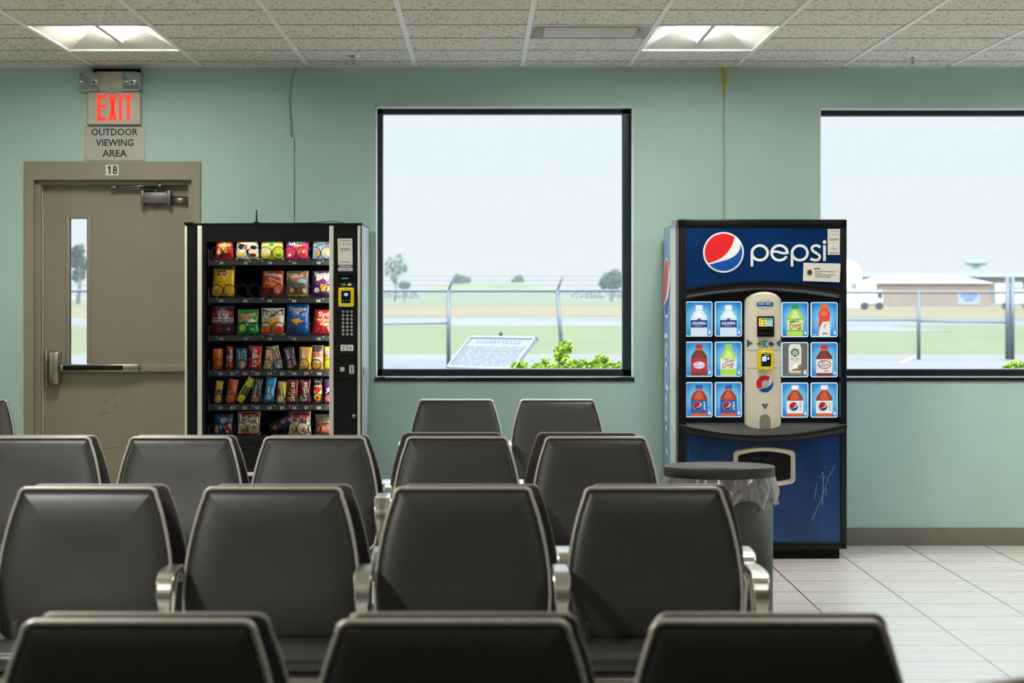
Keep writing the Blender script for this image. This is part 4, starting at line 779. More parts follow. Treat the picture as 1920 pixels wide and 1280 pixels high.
mb.build('emblem', hd)
mb = MB(); wordmark(mb, lambda u, v: hmap(1)(1405 + u, 490 - v), logo_w); mb.build('wordmark', hd)
# stickers
mb = MB(); y_ = hy(1565) - .004
f = lambda u, v: (PX(u), hy(u) - .0032, PZ(v)); f2 = lambda u, v: (PX(u), hy(u) - .0042, PZ(v))
mb.flat([(1553, 477.5), (1576.5, 477.5), (1577, 429), (1553, 429)], f, paper)
for k in range(4): mb.flat(ell(1556.5 + 5.8 * k, 439.5, 1.2, 1.0, 8), f2, mat('card_mark_%d' % k, (90, 90, 90)))
for v, a, c in ((433, 1555, 1574), (447, 1556, 1574), (449.5, 1557, 1573), (466, 1560, 1570), (474, 1556, 1572)): mb.flat([(a, v + .5), (c, v + .5), (c, v - .5), (a, v - .5)], f2, grey_ink)
mb.build('payment_sticker', hd)
mb = MB(); y0 = hy(1540)
f = lambda u, v: (PX(u), y0 - .012, PZ(v)); f2 = lambda u, v: (PX(u), y0 - .0135, PZ(v))
mb.prism([(PX(1505.5), PZ(526.5)), (PX(1575), PZ(529)), (PX(1576.5), PZ(494)), (PX(1506.5), PZ(492.5))], y0 - .0122, y0 - .0105, paper)
mb.flat(ell(1518, 510.5, 5.6, 6, 16), f2, grey_ink); mb.flat(ell(1518, 510.5, 2.6, 4, 12), lambda u, v: (PX(u), y0 - .0143, PZ(v)), ink)
[mb.flat([(1526.5 + a_, 505), (1526.5 + a_ + 1.6, 505), (1526.5 + a_ + 1.6, 502.4), (1526.5 + a_, 502.4)], f2, ink) for a_ in (0, 2.2, 5, 7.2, 9.4)]
for v, a, c in ((508.5, 1528, 1567), (512, 1528, 1540), (515.5, 1528, 1567), (519, 1528, 1558)): mb.flat([(a, v + .5), (c, v + .5), (c, v - .5), (a, v - .5)], f2, grey_ink)
mb.build('notice_card', hd)

# lit selection buttons
def lit(name, rgb, s=.95):
    m = mat('lit_' + name, rgb, .25, emit=s); m.node_tree.nodes['Principled BSDF'].inputs['Base Color'].default_value = (.05, .05, .05, 1); return m
bgm = bpy.data.materials.new('lit_blue_burst'); bgm.use_nodes = True; n = bgm.node_tree.nodes; l = bgm.node_tree.links; b = n['Principled BSDF']
t = n.new('ShaderNodeTexCoord'); mp = n.new('ShaderNodeMapping'); gr = n.new('ShaderNodeTexGradient'); gr.gradient_type = 'SPHERICAL'; mp.inputs['Scale'].default_value = (8.6, 8.6, 8.0)
l.new(t.outputs['Object'], mp.inputs[0]); l.new(mp.outputs[0], gr.inputs[0]); cr = n.new('ShaderNodeValToRGB'); l.new(gr.outputs['Fac'], cr.inputs[0])
cr.color_ramp.elements[0].color = (*lin((28, 104, 180)), 1); cr.color_ramp.elements[1].color = (*lin((200, 238, 252)), 1); e = cr.color_ramp.elements.new(.3); e.color = (*lin((44, 142, 214)), 1); e = cr.color_ramp.elements.new(.62); e.color = (*lin((120, 200, 240)), 1)
b.inputs['Base Color'].default_value = (.04, .06, .08, 1); b.inputs['Roughness'].default_value = .2; l.new(cr.outputs[0], b.inputs['Emission Color']); b.inputs['Emission Strength'].default_value = .85
Lw = lit('white', (232, 244, 250), 1.0); Lgl = lit('border', (205, 240, 255), 1.0)
def bottle_button(kind):
    """panel 50 x 66 px, origin at its centre; x right, z up"""
    mb = MB(); q = 1 / PS
    F_ = lambda k: (lambda u, v: (u * q, -.004 - .0004 * k, v * q))
    mb.prism([(a * q, c * q) for a, c in rrect(-25.5, -33, 25.5, 33, 3.5)], -.003, .006, Lgl, cham=.001)
    mb.flat(rrect(-23.8, -31.3, 23.8, 31.3, 2.6), F_(0), lit('grey_bg', (92, 100, 98), .9) if kind == 'can' else bgm)
    def R_(x0, z0, x1, z1, m, k): mb.flat([(x0, z0), (x1, z0), (x1, z1), (x0, z1)], F_(k), m)
    def silh(pts, m, k): mb.flat([(u, v) for u, v in pts] + [(-u, v) for u, v in reversed(pts)], F_(k), m)
    body = [(15, -31), (15.2, -22), (15.2, -6), (15.6, 0), (15, 4.2), (13.4, 8), (11, 11.4), (8.4, 14.4), (6.4, 17.2), (5.6, 21)]
    S_ = lambda n_, c, s=.95: lit(n_, c, s)
    R_(18, -28, 21.6, -22.5, Lw, 1); mb.ring(19.8, -19.4, 1.7, 1, F_(1), S_('rim', (170, 215, 240)), n=10)
    if kind == 'water':
        wt = S_('water', (214, 232, 240)); silh([(15.5, -31), (15.5, -20), (15, -14), (15.5, -2), (14.5, 5), (11, 11), (7, 15.5), (6.4, 20)], wt, 1); silh([(6.8, 19), (6.2, 25), (5.5, 26)], Lw, 2)
        silh([(10, 3), (7, 10), (4.5, 15)], Lw, 2); silh([(15.6, -16), (15.6, -2)], S_('navy_label', (26, 38, 120)), 3); silh([(5, -2), (0.5, 1.2)], S_('navy_label', (26, 38, 120)), 3)
        mb.text('AQUAFINA', 0, -8.4, 6.6, F_(5), Lw, wd=26); R_(-6, -13.6, 6, -12.8, S_('rim', (170, 215, 240)), 5)
        for z in (-19, -23, -27): R_(-12, z, 12, z + .7, S_('water_shade', (176, 206, 222)), 2)
    elif kind in ('lime', 'lime_diet'):
        g1, g2 = ((172, 216, 80), (120, 190, 60)) if kind == 'lime' else ((186, 222, 90), (140, 205, 70))
        silh(body, S_('lime_body', g1), 1); silh([(6.8, 20), (6.8, 27), (5.8, 28)], S_('green_cap' if kind == 'lime' else 'lime_cap', (40, 150, 70) if kind == 'lime' else (150, 210, 90)), 2)
        silh([(9, 2), (6, 10), (3, 16)], S_('lime_hi', (214, 236, 140)), 2)
        lb = S_('pale_lime_label', (206, 230, 150)) if kind == 'lime' else S_('label_white', (226, 232, 226)); silh([(15.2, -20 if kind == 'lime' else -18), (15.2, 1)], lb, 3)
        gr_ = S_('dark_green', (30, 110, 50)); rd = S_('print_red', (206, 40, 40))
        if kind == 'lime':
            R_(-15.2, -21, 15.2, -19.6, gr_, 4); R_(-15.2, .4, 15.2, 1.6, gr_, 4); mb.text('Mtn', -1, -3.0, 6.2, F_(5), gr_, wd=17, rot=14, slant=.2); mb.text('Dew', 1, -11, 8.6, F_(5), rd, wd=23, rot=14, slant=.2); mb.flat([(2, -19), (13, -17), (10, -13.5)], F_(4), gr_)
        else:
            mb.text('diet', -4, 0, 4, F_(5), gr_, wd=8, rot=10); mb.text('mtn', 3, -3.6, 5, F_(5), gr_, wd=18, rot=12, slant=.2); mb.text('Dew', 0, -10.5, 8.2, F_(5), rd, wd=23, rot=13, slant=.2); mb.flat([(3, -17), (8, -16), (5, -12)], F_(4), gr_)
    elif kind == 'sport':
        rd = S_('sport_red', (224, 66, 44)); silh([(11, -31), (11, -2), (9.5, 1), (10.8, 4), (11.5, 9), (10, 15), (6.5, 19), (5.6, 21)], rd, 1); silh([(6.8, 20), (6.8, 28), (5.8, 28.6)], S_('orange_cap', (234, 104, 40)), 2)
        silh([(7, 8), (6, 14), (2, 17)], S_('sport_hi', (240, 110, 70)), 2); mb.flat([(-11, -31), (11.2, -31), (11.2, -3), (-3, -4), (-9, -16)], F_(3), S_('label_white', (226, 232, 226)))
        mb.flat([(-1, -16), (1.5, -14.5), (3.6, -7.5), (1, -8.6)], F_(4), S_('orange_cap', (234, 104, 40))); R_(-4, -27.5, 6, -25, S_('print_red', (206, 40, 40)), 4); R_(-22, -29, -14, -28, Lw, 1)
    elif kind == 'can':
        silh([(11.5, -24), (12, -20), (12, 22), (10.5, 27), (9, 28.5)], S_('can_cream', (222, 220, 204)), 1); silh([(9.4, -27), (11.5, -23.5)], S_('can_foot', (150, 150, 140)), 1); silh([(9.6, 27.5), (9, 29)], Lw, 2)
        gn = S_('dark_green', (30, 110, 50)); mb.ring(0, 13.5, 8, 4.6, F_(3), gn, n=24); mb.flat(ell(0, 14.2, 3, 3.6, 14), F_(4), gn); mb.flat(ell(0, 14.6, 1.7, 2.2, 12), F_(5), S_('can_cream', (222, 220, 204)))
        for u in (-1, 1): mb.stroke([(u * 2.5, 11), (u * 4, 9), (u * 3.5, 7)], 1, F_(5), S_('can_cream', (222, 220, 204)))
        gg_ = S_('can_print', (120, 120, 108)); [R_(-8 + 2.3 * k_, .8, -6.4 + 2.3 * k_, 3, gg_, 4) for k_ in range(7) if k_ != 3]; [R_(-5.5 + 1.6 * k_, -2.6, -4.5 + 1.6 * k_, -1.4, gg_, 4) for k_ in range(7)]
        mb.flat([(-12, -21), (-6, -20), (0, -14), (6, -11), (12, -8), (12, -21)], F_(2), S_('coffee', (150, 108, 54))); mb.flat([(-8, -18), (0, -8), (6, -6), (5, -16)], F_(3), Lw); R_(16, -26, 22, -20, S_('rim', (170, 215, 240)), 1)
    else:
        dark = kind.startswith('pepper'); silh(body, S_('cola_dark' if dark else 'cola', (98, 30, 22) if dark else (150, 46, 26)), 1)
        silh([(9, 1), (7, 8), (3.5, 15)], S_('cola_hi_d' if dark else 'cola_hi', (128, 48, 32) if dark else (206, 84, 44)), 2)
        cap = {'pepper': (176, 28, 44), 'pepper_diet': (190, 30, 48), 'cola': (20, 84, 160), 'cola_diet': (234, 240, 242)}[kind]
        silh([(5.6, 17), (5.4, 20.5)], S_('neck', (206, 120, 80)), 2); silh([(6.6, 20), (6.8, 27), (6, 28)], S_('cap_' + kind, cap), 3)
        lbc = {'pepper': (176, 26, 44), 'pepper_diet': (228, 226, 218), 'cola': (18, 80, 160), 'cola_diet': (226, 230, 228)}[kind]; lb = S_('label_' + kind, lbc); silh([(15.6, -25), (15.6, 1 if dark else -1)], lb, 3)
        if dark: silh([(15, -31), (15.6, -25.2)], S_('cola_base', (120, 40, 24)), 2)
        else: silh([(14, -31), (15.6, -25.2)], S_('cola_hi', (206, 84, 44)), 2)
        if dark:
            rd = S_('print_crimson', (150, 24, 40))
            if kind == 'pepper':
                mb.flat(ell(0, -11, 11, 7, 24), F_(4), Lw); mb.ring(0, -11, 10.2, 9.4, F_(5), rd, k=.63, n=24); mb.text('Dr', -2, -7.8, 4.2, F_(6), rd, wd=7, rot=12); mb.text('Pepper', 0, -12.4, 5.4, F_(6), rd, wd=17, rot=10)
            else:
                mb.ring(0, -9, 12.6, 11, F_(5), rd, k=.66, n=24); mb.text('Dr', -2, -5, 5, F_(6), rd, wd=8, rot=12); mb.text('Pepper', 0, -10.4, 6, F_(6), rd, wd=19, rot=10); mb.text('diet', 4, -20.5, 4, F_(6), rd, wd=9, rot=8)
        else:
            globe(mb, lambda a, c, k: F_(4 + k)(a, c), -2.6, -12, 8.6)
            vs, fs, asp = text_geo('pepsi'); b0 = len(mb.V); mm = Lw if kind == 'cola' else S_('print_grey', (120, 130, 140))
            for x, y in vs: mb.V.append(F_(6)(10 - y * 5, -11.5 + x * 15))
            for g_ in fs: mb.face([b0 + i for i in g_], mm)
    return mb
KIN = [['water', 'water', 'lime', 'sport'], ['pepper', 'lime_diet', 'can', 'pepper_diet'], ['cola', 'cola', 'cola_diet', 'cola_diet']]
BLAB = {'water': 'lit button picturing a white bottle with navy label', 'lime': 'lit button picturing a lime bottle with green cap', 'sport': 'lit button picturing a red sports bottle', 'pepper': 'lit button picturing a dark bottle with crimson label',
        'lime_diet': 'lit button picturing a lime bottle with white label', 'can': 'lit grey button picturing a cream can', 'pepper_diet': 'lit button picturing a dark bottle with white label', 'cola': 'lit button picturing a brown bottle with blue label', 'cola_diet': 'lit button picturing a brown bottle with white label and cap'}
made = {}
for r_, row in enumerate(KIN):
    for c_, kd in enumerate(row):
        px = (1313, 1368.5, 1494.5, 1550)[c_]; py = (598, 673.5, 749.5)[r_] + (1.2 if c_ > 1 else 0)
        if kd in made: o = made[kd].copy(); COL.objects.link(o)
        else: o = made[kd] = bottle_button(kd).build('selection_button', door); o['label'] = BLAB[kd]
        o.parent = door; o.location = (PX(px), .05, PZ(py))
# centre column: bowed beige panel with arched top and rounded foot
mb = MB(); cxp = 1432.5; hw = 33.5; NC = 16; b0 = 0
def cy_(px): u = (px - cxp) / hw; return .012 - .045 * (1 - u * u)
for i in range(NC + 1):
    px = cxp - hw + 2 * hw * i / NC; u = (px - cxp) / hw; top = 561 - 14 * (1 - abs(u) ** 2.2) ** .8 if abs(u) < 1 else 561; bot = 797 + 9 * (1 - u * u)
    ys = [top, top + (bot - top) * .02] + [top + (bot - top) * k / 10 for k in range(1, 10)] + [bot - 1.5, bot]
    mb.V += [(PX(px), .056, PZ(top + 1))] + [(PX(px), cy_(px), PZ(y)) for y in ys] + [(PX(px), .056, PZ(bot - 2))]
nr = len(ys) + 2
for i in range(NC):
    for k in range(nr - 1): mb.face((i * nr + k, i * nr + k + 1, (i + 1) * nr + k + 1, (i + 1) * nr + k), beige, True)
mb.face([k for k in range(nr)][::-1], beige); mb.face([NC * nr + k for k in range(nr)], beige)
cc = mb.build('control_column', door)
def cmap(off): return lambda px, py: (PX(px), cy_(px) - off, PZ(py))
def strip_rect(mb, x0, y0, x1, y1, off, m, n_=8): mb.strip([(x0 + (x1 - x0) * i / n_, y1) for i in range(n_ + 1)], [(x0 + (x1 - x0) * i / n_, y0) for i in range(n_ + 1)], cmap(off), m)
mb = MB()
seam = mat('seam_shadow_groove', (84, 80, 70), .7)
for v in (656, 689.5): strip_rect(mb, 1400, v, 1465, v + .8, .0006, seam, 12)
mb.build('panel_seam', cc)
mb = MB(); lens_beige = mat('light_beige_plastic', (206, 198, 178), .4)
mb.fan([(u, v) for u, v in ell(1433.5, 570.5, 17, 9, 24)], cmap(.0012), lens_beige); strip_rect(mb, 1418.5, 567, 1449, 573.5, .003, led_blue)
for k in range(9):
    if k != 4: strip_rect(mb, 1421 + 2.7 * k, 568.6, 1422.8 + 2.7 * k, 570.6, .0036, screen_glow, 1)
mb.build('price_display', cc)
mb = MB(); yb_ = cy_(1433) - .004
mb.prism(rrect(PX(1418.5), PZ(631), PX(1450), PZ(592.5), .004), yb_ - .012, yb_ + .012, matte_black, cham=.003); y2 = yb_ - .0126
g = lambda u, v: (PX(u), y2, PZ(v)); g2 = lambda u, v: (PX(u), y2 - .0008, PZ(v)); Ly = mat('lit_yellow_plate', (226, 206, 80), .4, emit=.55); Lc = mat('lit_cyan_plate', (120, 190, 190), .4, emit=.55)
mb.flat([(1421, 611.5), (1434.5, 611.5), (1434.5, 596), (1421, 596)], g, Ly); mb.flat([(1434.5, 611.5), (1447, 611.5), (1447, 596), (1434.5, 596)], g, Lc)
[mb.flat([(a_, v_ + 1.2), (a_ + 1.8, v_ + 1.2), (a_ + 1.8, v_ - 1.2), (a_, v_ - 1.2)], g2, ink) for a_, v_ in ((1426, 598.4), (1428.5, 598.4), (1431, 598.4), (1434, 598.4), (1437, 598.4), (1440, 598.4), (1443, 598.4), (1428, 603.6), (1430.6, 603.6), (1428.5, 608.2), (1431.2, 608.2))]; mb.stroke([(1424, 610), (1424, 598)], .9, g2, ink); mb.flat([(1436, 611), (1443, 603), (1446, 611)], g2, paper)
for v in (616.5, 624.5): mb.rbox(PX(1421), PX(1447), y2 - .012, y2 + .004, PZ(v + 2), PZ(v - 1.5), .003, black)
mb.build('bill_validator', cc)
tri_m = mat('blue_grey_sticker', (52, 84, 128), .5, noise=.3, nscale=200)
mb = MB(); mb.fan([(1401, 651), (1411, 643), (1401, 635.5)], cmap(.0025), tri_m); mb.build('arrow_sticker', cc)
mb = MB(); mb.fan([(1464.5, 651), (1464.5, 635.5), (1455, 643)], cmap(.0025), tri_m); mb.build('arrow_sticker', cc)
mb = MB(); mb.fan([(1433.5, 767), (1440, 756), (1427, 756)], cmap(.0025), tri_m); mb.text('2', 1433.5, 759.3, -4, cmap(.0035), paper, wd=2); mb.build('arrow_sticker', cc)
mb = MB(); y3 = cy_(1422); mb.prism(ell(PX(1422.5), PZ(644), .0115, n=20), y3 - .016, y3 + .01, steel, cham=.003); mb.build('return_button', cc)
mb = MB(); card = mat('sky_blue_card', (64, 156, 202), .4); strip_rect(mb, 1428.5, 638, 1439, 651, .0015, card, 3); strip_rect(mb, 1435.5, 641, 1439, 647.5, .0025, paper, 2); mb.build('coin_plate', cc)
mb = MB(); y3 = cy_(1444); mb.prism(ell(PX(1445), PZ(644.5), .0145, n=24), y3 - .004, y3 + .01, steel, cham=.002); mb.box(PX(1440.2), PX(1449.8), y3 - .0052, y3 - .004, PZ(645.5), PZ(643.8), ink); mb.build('coin_slot', cc)
reader(cc, 'card_reader', None, cy_(1433) + .004, PX(1418.5), PX(1448), PZ(693), PZ(656.5), 'block')
mb = MB(); globe(mb, lambda a, c, k: cmap(.0015 + .0007 * k)(a, 719 - (c - 719)), 1433, 719, 17.4)
mb.fan([(1434 + u, 719 + v) for u, v in ell(0, 0, 7.2, 7.2, 24)][::-1], cmap(.0045), logo_w); mb.ring(1434, 719, 6, 5.2, cmap(.0055), ink, n=20); mb.ring(1434, 719, 3, 2.2, cmap(.0055), grey_ink, n=14); mb.fan(ell(1434, 720, 1.2, 1.2, 8)[::-1], cmap(.006), logo_r)
mb.build('round_emblem', cc)
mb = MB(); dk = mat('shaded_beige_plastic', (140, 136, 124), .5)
pth = [(1423, 805)] + [(1433.5 + 10.3 * math.cos(R(a)), 786 - 10.3 * math.sin(R(a))) for a in range(180, -1, -15)] + [(1444, 805)]
b0 = len(mb.V); npt = len(pth)
mb.V += [(PX(a), cy_(a) - .0015, PZ(c)) for a, c in pth] + [(PX(1433.5 + (a - 1433.5) * .86), cy_(a) + .022, PZ(c + (1.5 if c < 800 else 0))) for a, c in pth]
for i in range(npt - 1): mb.face((b0 + i, b0 + npt + i, b0 + npt + i + 1, b0 + i + 1), dk, True)
mb.strip([(a, 805.5) for a, c in pth], [(a, c) for a, c in pth], lambda u, v: (PX(u), cy_(u) - .0012, PZ(v)), dk)
mb.flat([(1427, 806.5), (1440, 806.5), (1442, 804.5), (1425, 804.5)], cmap(.002), ink)
mb.build('coin_return', cc)
# ledge and lower panel
mb = MB(); b0 = 0; ledge = mat('grey_ledge_plastic', (62, 60, 58), .4, noise=.12, nscale=30)
def ly(px): u = (px - 1431) / 159; return .0 - .115 * (1 - u * u)
cols2 = [1272 + 318 * i / 28 for i in range(29)]
for px in cols2: mb.V += [(PX(px), .056, PZ(793)), (PX(px), ly(px), PZ(794 + 165 * (-ly(px)))), (PX(px), ly(px) - .004, PZ(796 + 168 * (-ly(px)))), (PX(px), ly(px) + .012, PZ(810 + 140 * (-ly(px)))), (PX(px), .01, PZ(813 + 125 * (-ly(px))))]
for i in range(28):
    for k in range(4): mb.face((5 * i + k, 5 * i + k + 1, 5 * i + 5 + k + 1, 5 * i + 5 + k), ledge if k == 0 else frame_blk, True)
mb.build('ledge', door)
mb = MB(); low = mat('lower_blue_panel', (4, 56, 112), .2, noise=.3, nscale=3.5, coat=.3, stretch=(3, 3, .7))
mb.box(PX(1286), PX(1579), .012, .058, PZ(1018), PZ(815), low); scr = mat('pale_scratch', (150, 180, 205), .5)
f = lambda u, v: (PX(u), .0112, PZ(v))
for p in (((1545, 885), (1546, 905), (1544, 948)), ((1569, 872), (1556, 895), (1541, 940), (1524, 976)), ((1534, 906), (1529, 938)), ((1552, 915), (1551, 930))): mb.stroke([(u, v) for u, v in p], .7, f, scr)
for u, v in ((1550, 894), (1547, 897), (1544, 886), (1541, 895), (1536, 893), (1549, 877), (1345, 840), (1292, 850)): mb.flat(ell(u, v, 1.0, .8, 8)[::-1], f, scr)
mb.build('lower_panel', door)
# delivery port: rounded beige collar, dark chute, flap
def port(d0, n_=6):
    x0, x1, zt0, zb0_ = 1376 + d0, 1493 - d0, 843 + d0, 908 - d0; r = 10 - d0 * .5; p = []
    for k in range(n_ + 1): a = R(180 + 90 * k / n_); p.append((x0 + r + r * math.cos(a), zb0_ - r - r * math.sin(a)))
    for k in range(1, 8): u = k / 8; p.append((x0 + r + (x1 - x0 - 2 * r) * u, zb0_ + 5 * (1 - (2 * u - 1) ** 2)))
    for k in range(n_ + 1): a = R(270 + 90 * k / n_); p.append((x1 - r + r * math.cos(a), zb0_ - r - r * math.sin(a)))
    for k in range(n_ + 1): a = R(90 * k / n_); p.append((x1 - r + r * math.cos(a), zt0 + r - r * math.sin(a)))
    for k in range(1, 8): u = 1 - k / 8; p.append((x0 + r + (x1 - x0 - 2 * r) * u, zt0 - 6 * (1 - (2 * u - 1) ** 2)))
    for k in range(n_ + 1): a = R(90 + 90 * k / n_); p.append((x0 + r + r * math.cos(a), zt0 + r - r * math.sin(a)))
    return [(PX(a), PZ(c)) for a, c in p]
mb = MB(); A, B, C_ = port(0), port(2.5), port(9); n_ = len(A)
mb.V += [(a, .012, c) for a, c in A] + [(a, -.012, c) for a, c in B] + [(a, -.002, c) for a, c in port(5)] + [(a, .0115, c) for a, c in C_]
for k in range(3):
    for i in range(n_): j = (i + 1) % n_; mb.face((k * n_ + i, k * n_ + j, (k + 1) * n_ + j, (k + 1) * n_ + i), beige, True)
po = mb.build('delivery_port', door)
mb = MB(); mb.V += [(a, .011, c) for a, c in C_]; mb.face(list(range(n_)), matte_black); mb.rbox(PX(1410), PX(1450), .0, .0105, PZ(862), PZ(854), .003, black); mb.build('port_opening', po)

# ------------------------------------------------------------------ litter bin
BD = 10.4; bs = FPX / BD
bn = empty('litter_bin', (wx(1348.5, BD), BD, 0), label='round dark grey litter bin with clear plastic liner in front of the blue drink machine', cat='litter bin')
speck = mat('speckled_grey_metal', (54, 55, 54), .5, noise=.3, nscale=420, bump=.25, bscale=500)
zl = wz(872, BD); br = 103.2 / bs
mb = MB(); mb.lathe([(br - .03, .0), (br - .012, .004), (br - .008, .02), (br - .006, zl - .03), (br - .012, zl - .03)], speck, 64); mb.build('body', bn)
mb = MB(); mb.lathe([(br - .004, zl - .046), (br + .001, zl - .044), (br + .002, zl - .006), (br - .001, zl - .001), (br - .006, zl), (br - .03, zl - .004), (br - .08, zl - .014), (.095, zl - .02), (.09, zl - .03), (.088, zl - .06)], speck, 64); mb.build('lid', bn)
mb = MB(); mb.lathe([(.001, zl - .062), (.087, zl - .062)], matte_black, 32); mb.build('bin_opening', bn)
lm = bpy.data.materials.new('clear_plastic_film'); lm.use_nodes = True; n = lm.node_tree.nodes; l = lm.node_tree.links; n.clear()
o = n.new('ShaderNodeOutputMaterial'); m1 = n.new('ShaderNodeMixShader'); m2 = n.new('ShaderNodeMixShader'); tr = n.new('ShaderNodeBsdfTransparent'); df = n.new('ShaderNodeBsdfTranslucent'); gl = n.new('ShaderNodeBsdfGlossy'); dd = n.new('ShaderNodeBsdfDiffuse'); m0 = n.new('ShaderNodeMixShader')
gl.inputs['Roughness'].default_value = .2; df.inputs[0].default_value = (.9, .9, .88, 1); dd.inputs[0].default_value = (.9, .9, .88, 1); lw = n.new('ShaderNodeLayerWeight'); lw.inputs[0].default_value = .35
mr = n.new('ShaderNodeMapRange'); l.new(lw.outputs['Facing'], mr.inputs[0]); mr.inputs[3].default_value = .34; mr.inputs[4].default_value = .95
l.new(df.outputs[0], m0.inputs[1]); l.new(dd.outputs[0], m0.inputs[2]); l.new(m0.outputs[0], m1.inputs[1]); l.new(gl.outputs[0], m1.inputs[2]); m1.inputs[0].default_value = .3; l.new(mr.outputs[0], m2.inputs[0]); l.new(tr.outputs[0], m2.inputs[1]); l.new(m1.outputs[0], m2.inputs[2]); l.new(m2.outputs[0], o.inputs[0])
mb = MB(); nA, nV = 160, 14
def drop(a):                                                          # hem height around the bin (angle 0 = +x, -90 = towards the room)
    return .105 + .018 * math.sin(3 * a + .6) + .012 * math.sin(7 * a + 1) + .03 * max(0, math.cos(5 * (a + .82))) ** 6
for j in range(nV + 1):
    v = j / nV
    for i in range(nA):
        a = 2 * math.pi * i / nA
        fold = .006 * math.sin(23 * a + 2 * v + 1.5 * math.sin(4 * a)) + .005 * math.sin(41 * a - 3 * v) + .004 * math.sin(11 * a + 7 * v)
        r = br + .001 + (.012 * math.sin(math.pi * min(1, v * .8)) + fold * (.25 + .9 * v))
        r = max(br - .003, r); mb.V.append((r * math.cos(a), r * math.sin(a), zl - .044 - v * drop(a)))
for j in range(nV):
    for i in range(nA): k = (i + 1) % nA; mb.face((j * nA + i, (j + 1) * nA + i, (j + 1) * nA + k, j * nA + k), lm, True)
mb.build('liner', bn)['label'] = 'crinkled clear plastic liner'

# ------------------------------------------------------------------ chairs
vinyl = mat('black_vinyl', (48, 47, 44), .36, noise=.12, nscale=25, bump=.18, bscale=420, spec=.8)
shell = mat('dark_grey_shell', (78, 74, 71), .5, noise=.06, nscale=30)
rimm = mat('satin_grey_rim', (204, 202, 190), .38, metal=.4, noise=.05, nscale=60)
TOP = .86
def back_outline(off=0.0):
    R_ = [(.226, .405), (.252, .43), (.262, .48), (.265, .55), (.262, .61), (.254, .67), (.243, .725), (.230, .775), (.218, .812), (.2105, .832)]
    for k in range(6): a = R(10 + 80 * k / 5); R_.append((.1835 + .0265 * math.cos(a), TOP - .0265 + .0265 * math.sin(a)))
    p = R_ + [(-x, z) for x, z in reversed(R_)]
    return inset(p, off) if off else p
def lean(z): return -.185 * (TOP - z) - .06 * (TOP - z) ** 2 + .05 * max(0, .6 - z) ** 2
def loops(mb, seq, m, closefirst=False, closelast=True, smooth=True):
    b = len(mb.V); n_ = len(seq[0][0])
    for p, dy in seq: mb.V += [(x, lean(z) + dy, z) for x, z in p]
    for k in range(len(seq) - 1):
        for i in range(n_): j = (i + 1) % n_; mb.face((b + k * n_ + i, b + k * n_ + j, b + (k + 1) * n_ + j, b + (k + 1) * n_ + i), m, smooth)
def blend(p, s, cz=.63):
    o = []; t = min(1, max(0, (1.0 - s) / .36)); t = t * t * (3 - 2 * t)
    for x, z in p:
        a = math.atan2((z - cz), x); ex, ez = .235 * s * math.cos(a), .215 * s * math.sin(a); o.append((x * s * (1 - t) + ex * t, cz + (z - cz) * s * (1 - t) + ez * t))
    return o
def make_chair():
    c = empty('waiting_chair', (0, 0, 0), label='chair', cat='chair')
    mb = MB(); o0 = back_outline()
    loops(mb, [(inset(o0, .011), .004), (inset(o0, .010), -.001), (inset(o0, .006), -.0045), (inset(o0, .002), -.003), (o0, .002), (o0, .013), (inset(o0, .003), .014)], rimm)
    mb.build('back_rim', c)
    mb = MB(); i1 = inset(o0, .011); b = len(mb.V)
    seq = [(i1, .004), (inset(o0, .013), .001), (inset(o0, .017), -.004), (inset(o0, .026), -.0075)]
    i2 = inset(o0, .026)
    for s, dy in ((.93, -.0105), (.82, -.0125), (.66, -.0122), (.46, -.0112), (.24, -.0105), (.06, -.0103)): seq.append((blend(i2, s), dy))
    loops(mb, seq, vinyl); n_ = len(i1); mb.face([len(mb.V) - n_ + i for i in range(n_)], vinyl, True)
    mb.build('backrest', c)
    mb = MB(); seq = [(inset(o0, .002), .012), (inset(o0, .002), .026), (inset(o0, .005), .030), (inset(o0, .011), .031), (blend(inset(o0, .011), .9), .031), (blend(inset(o0, .011), .4), .031)]; b = 0
    loops(mb, seq, shell); mb.face([len(mb.V) - n_ + i for i in range(n_)], shell); mb.build('back_shell', c)
    mb = MB(); b_ = bmesh.new(); bmesh.ops.create_cube(b_, size=1)
    for v in b_.verts:
        fr_ = v.co.y < 0; v.co = Vector((v.co.x * (.50 if fr_ else .47), -.545 if fr_ else -.105, (.437 if v.co.z > 0 else .385) + (.004 if fr_ else -.012)))
    bmesh.ops.bevel(b_, geom=list(b_.edges), offset=.022, segments=4, profile=.5, affect='EDGES'); mb.bm(b_, vinyl); mb.build('seat', c)
    mb = MB(); mb.rbox(-.225, .225, -.52, -.1, .368, .386, .006, shell)
    mb.tube([(-.22, -.5, .372), (.22, -.5, .372)], .011, chrome, 10); mb.build('seat_pan', c)
    for s in (-1, 1): mb = MB(); mb.rbox(s * .2 - .012, s * .2 + .012, -.3, -.06, .345, .37, .005, chrome); mb.rbox(s * .2 - .012, s * .2 + .012, -.1, -.06, .35, .47, .006, shell); mb.build('bracket', c)
    return c
ARM = [(-.285, .372), (-.285, .40), (-.300, .445), (-.338, .495), (-.366, .535), (-.374, .57), (-.366, .602), (-.345, .622), (-.31, .632), (-.24, .635), (-.16, .635), (-.10, .632), (-.075, .622), (-.066, .605), (-.075, .588)]
ARMW = [.03, .026, .024, .03, .038, .043, .046, .05, .052, .05, .046, .044, .042, .038, .03]
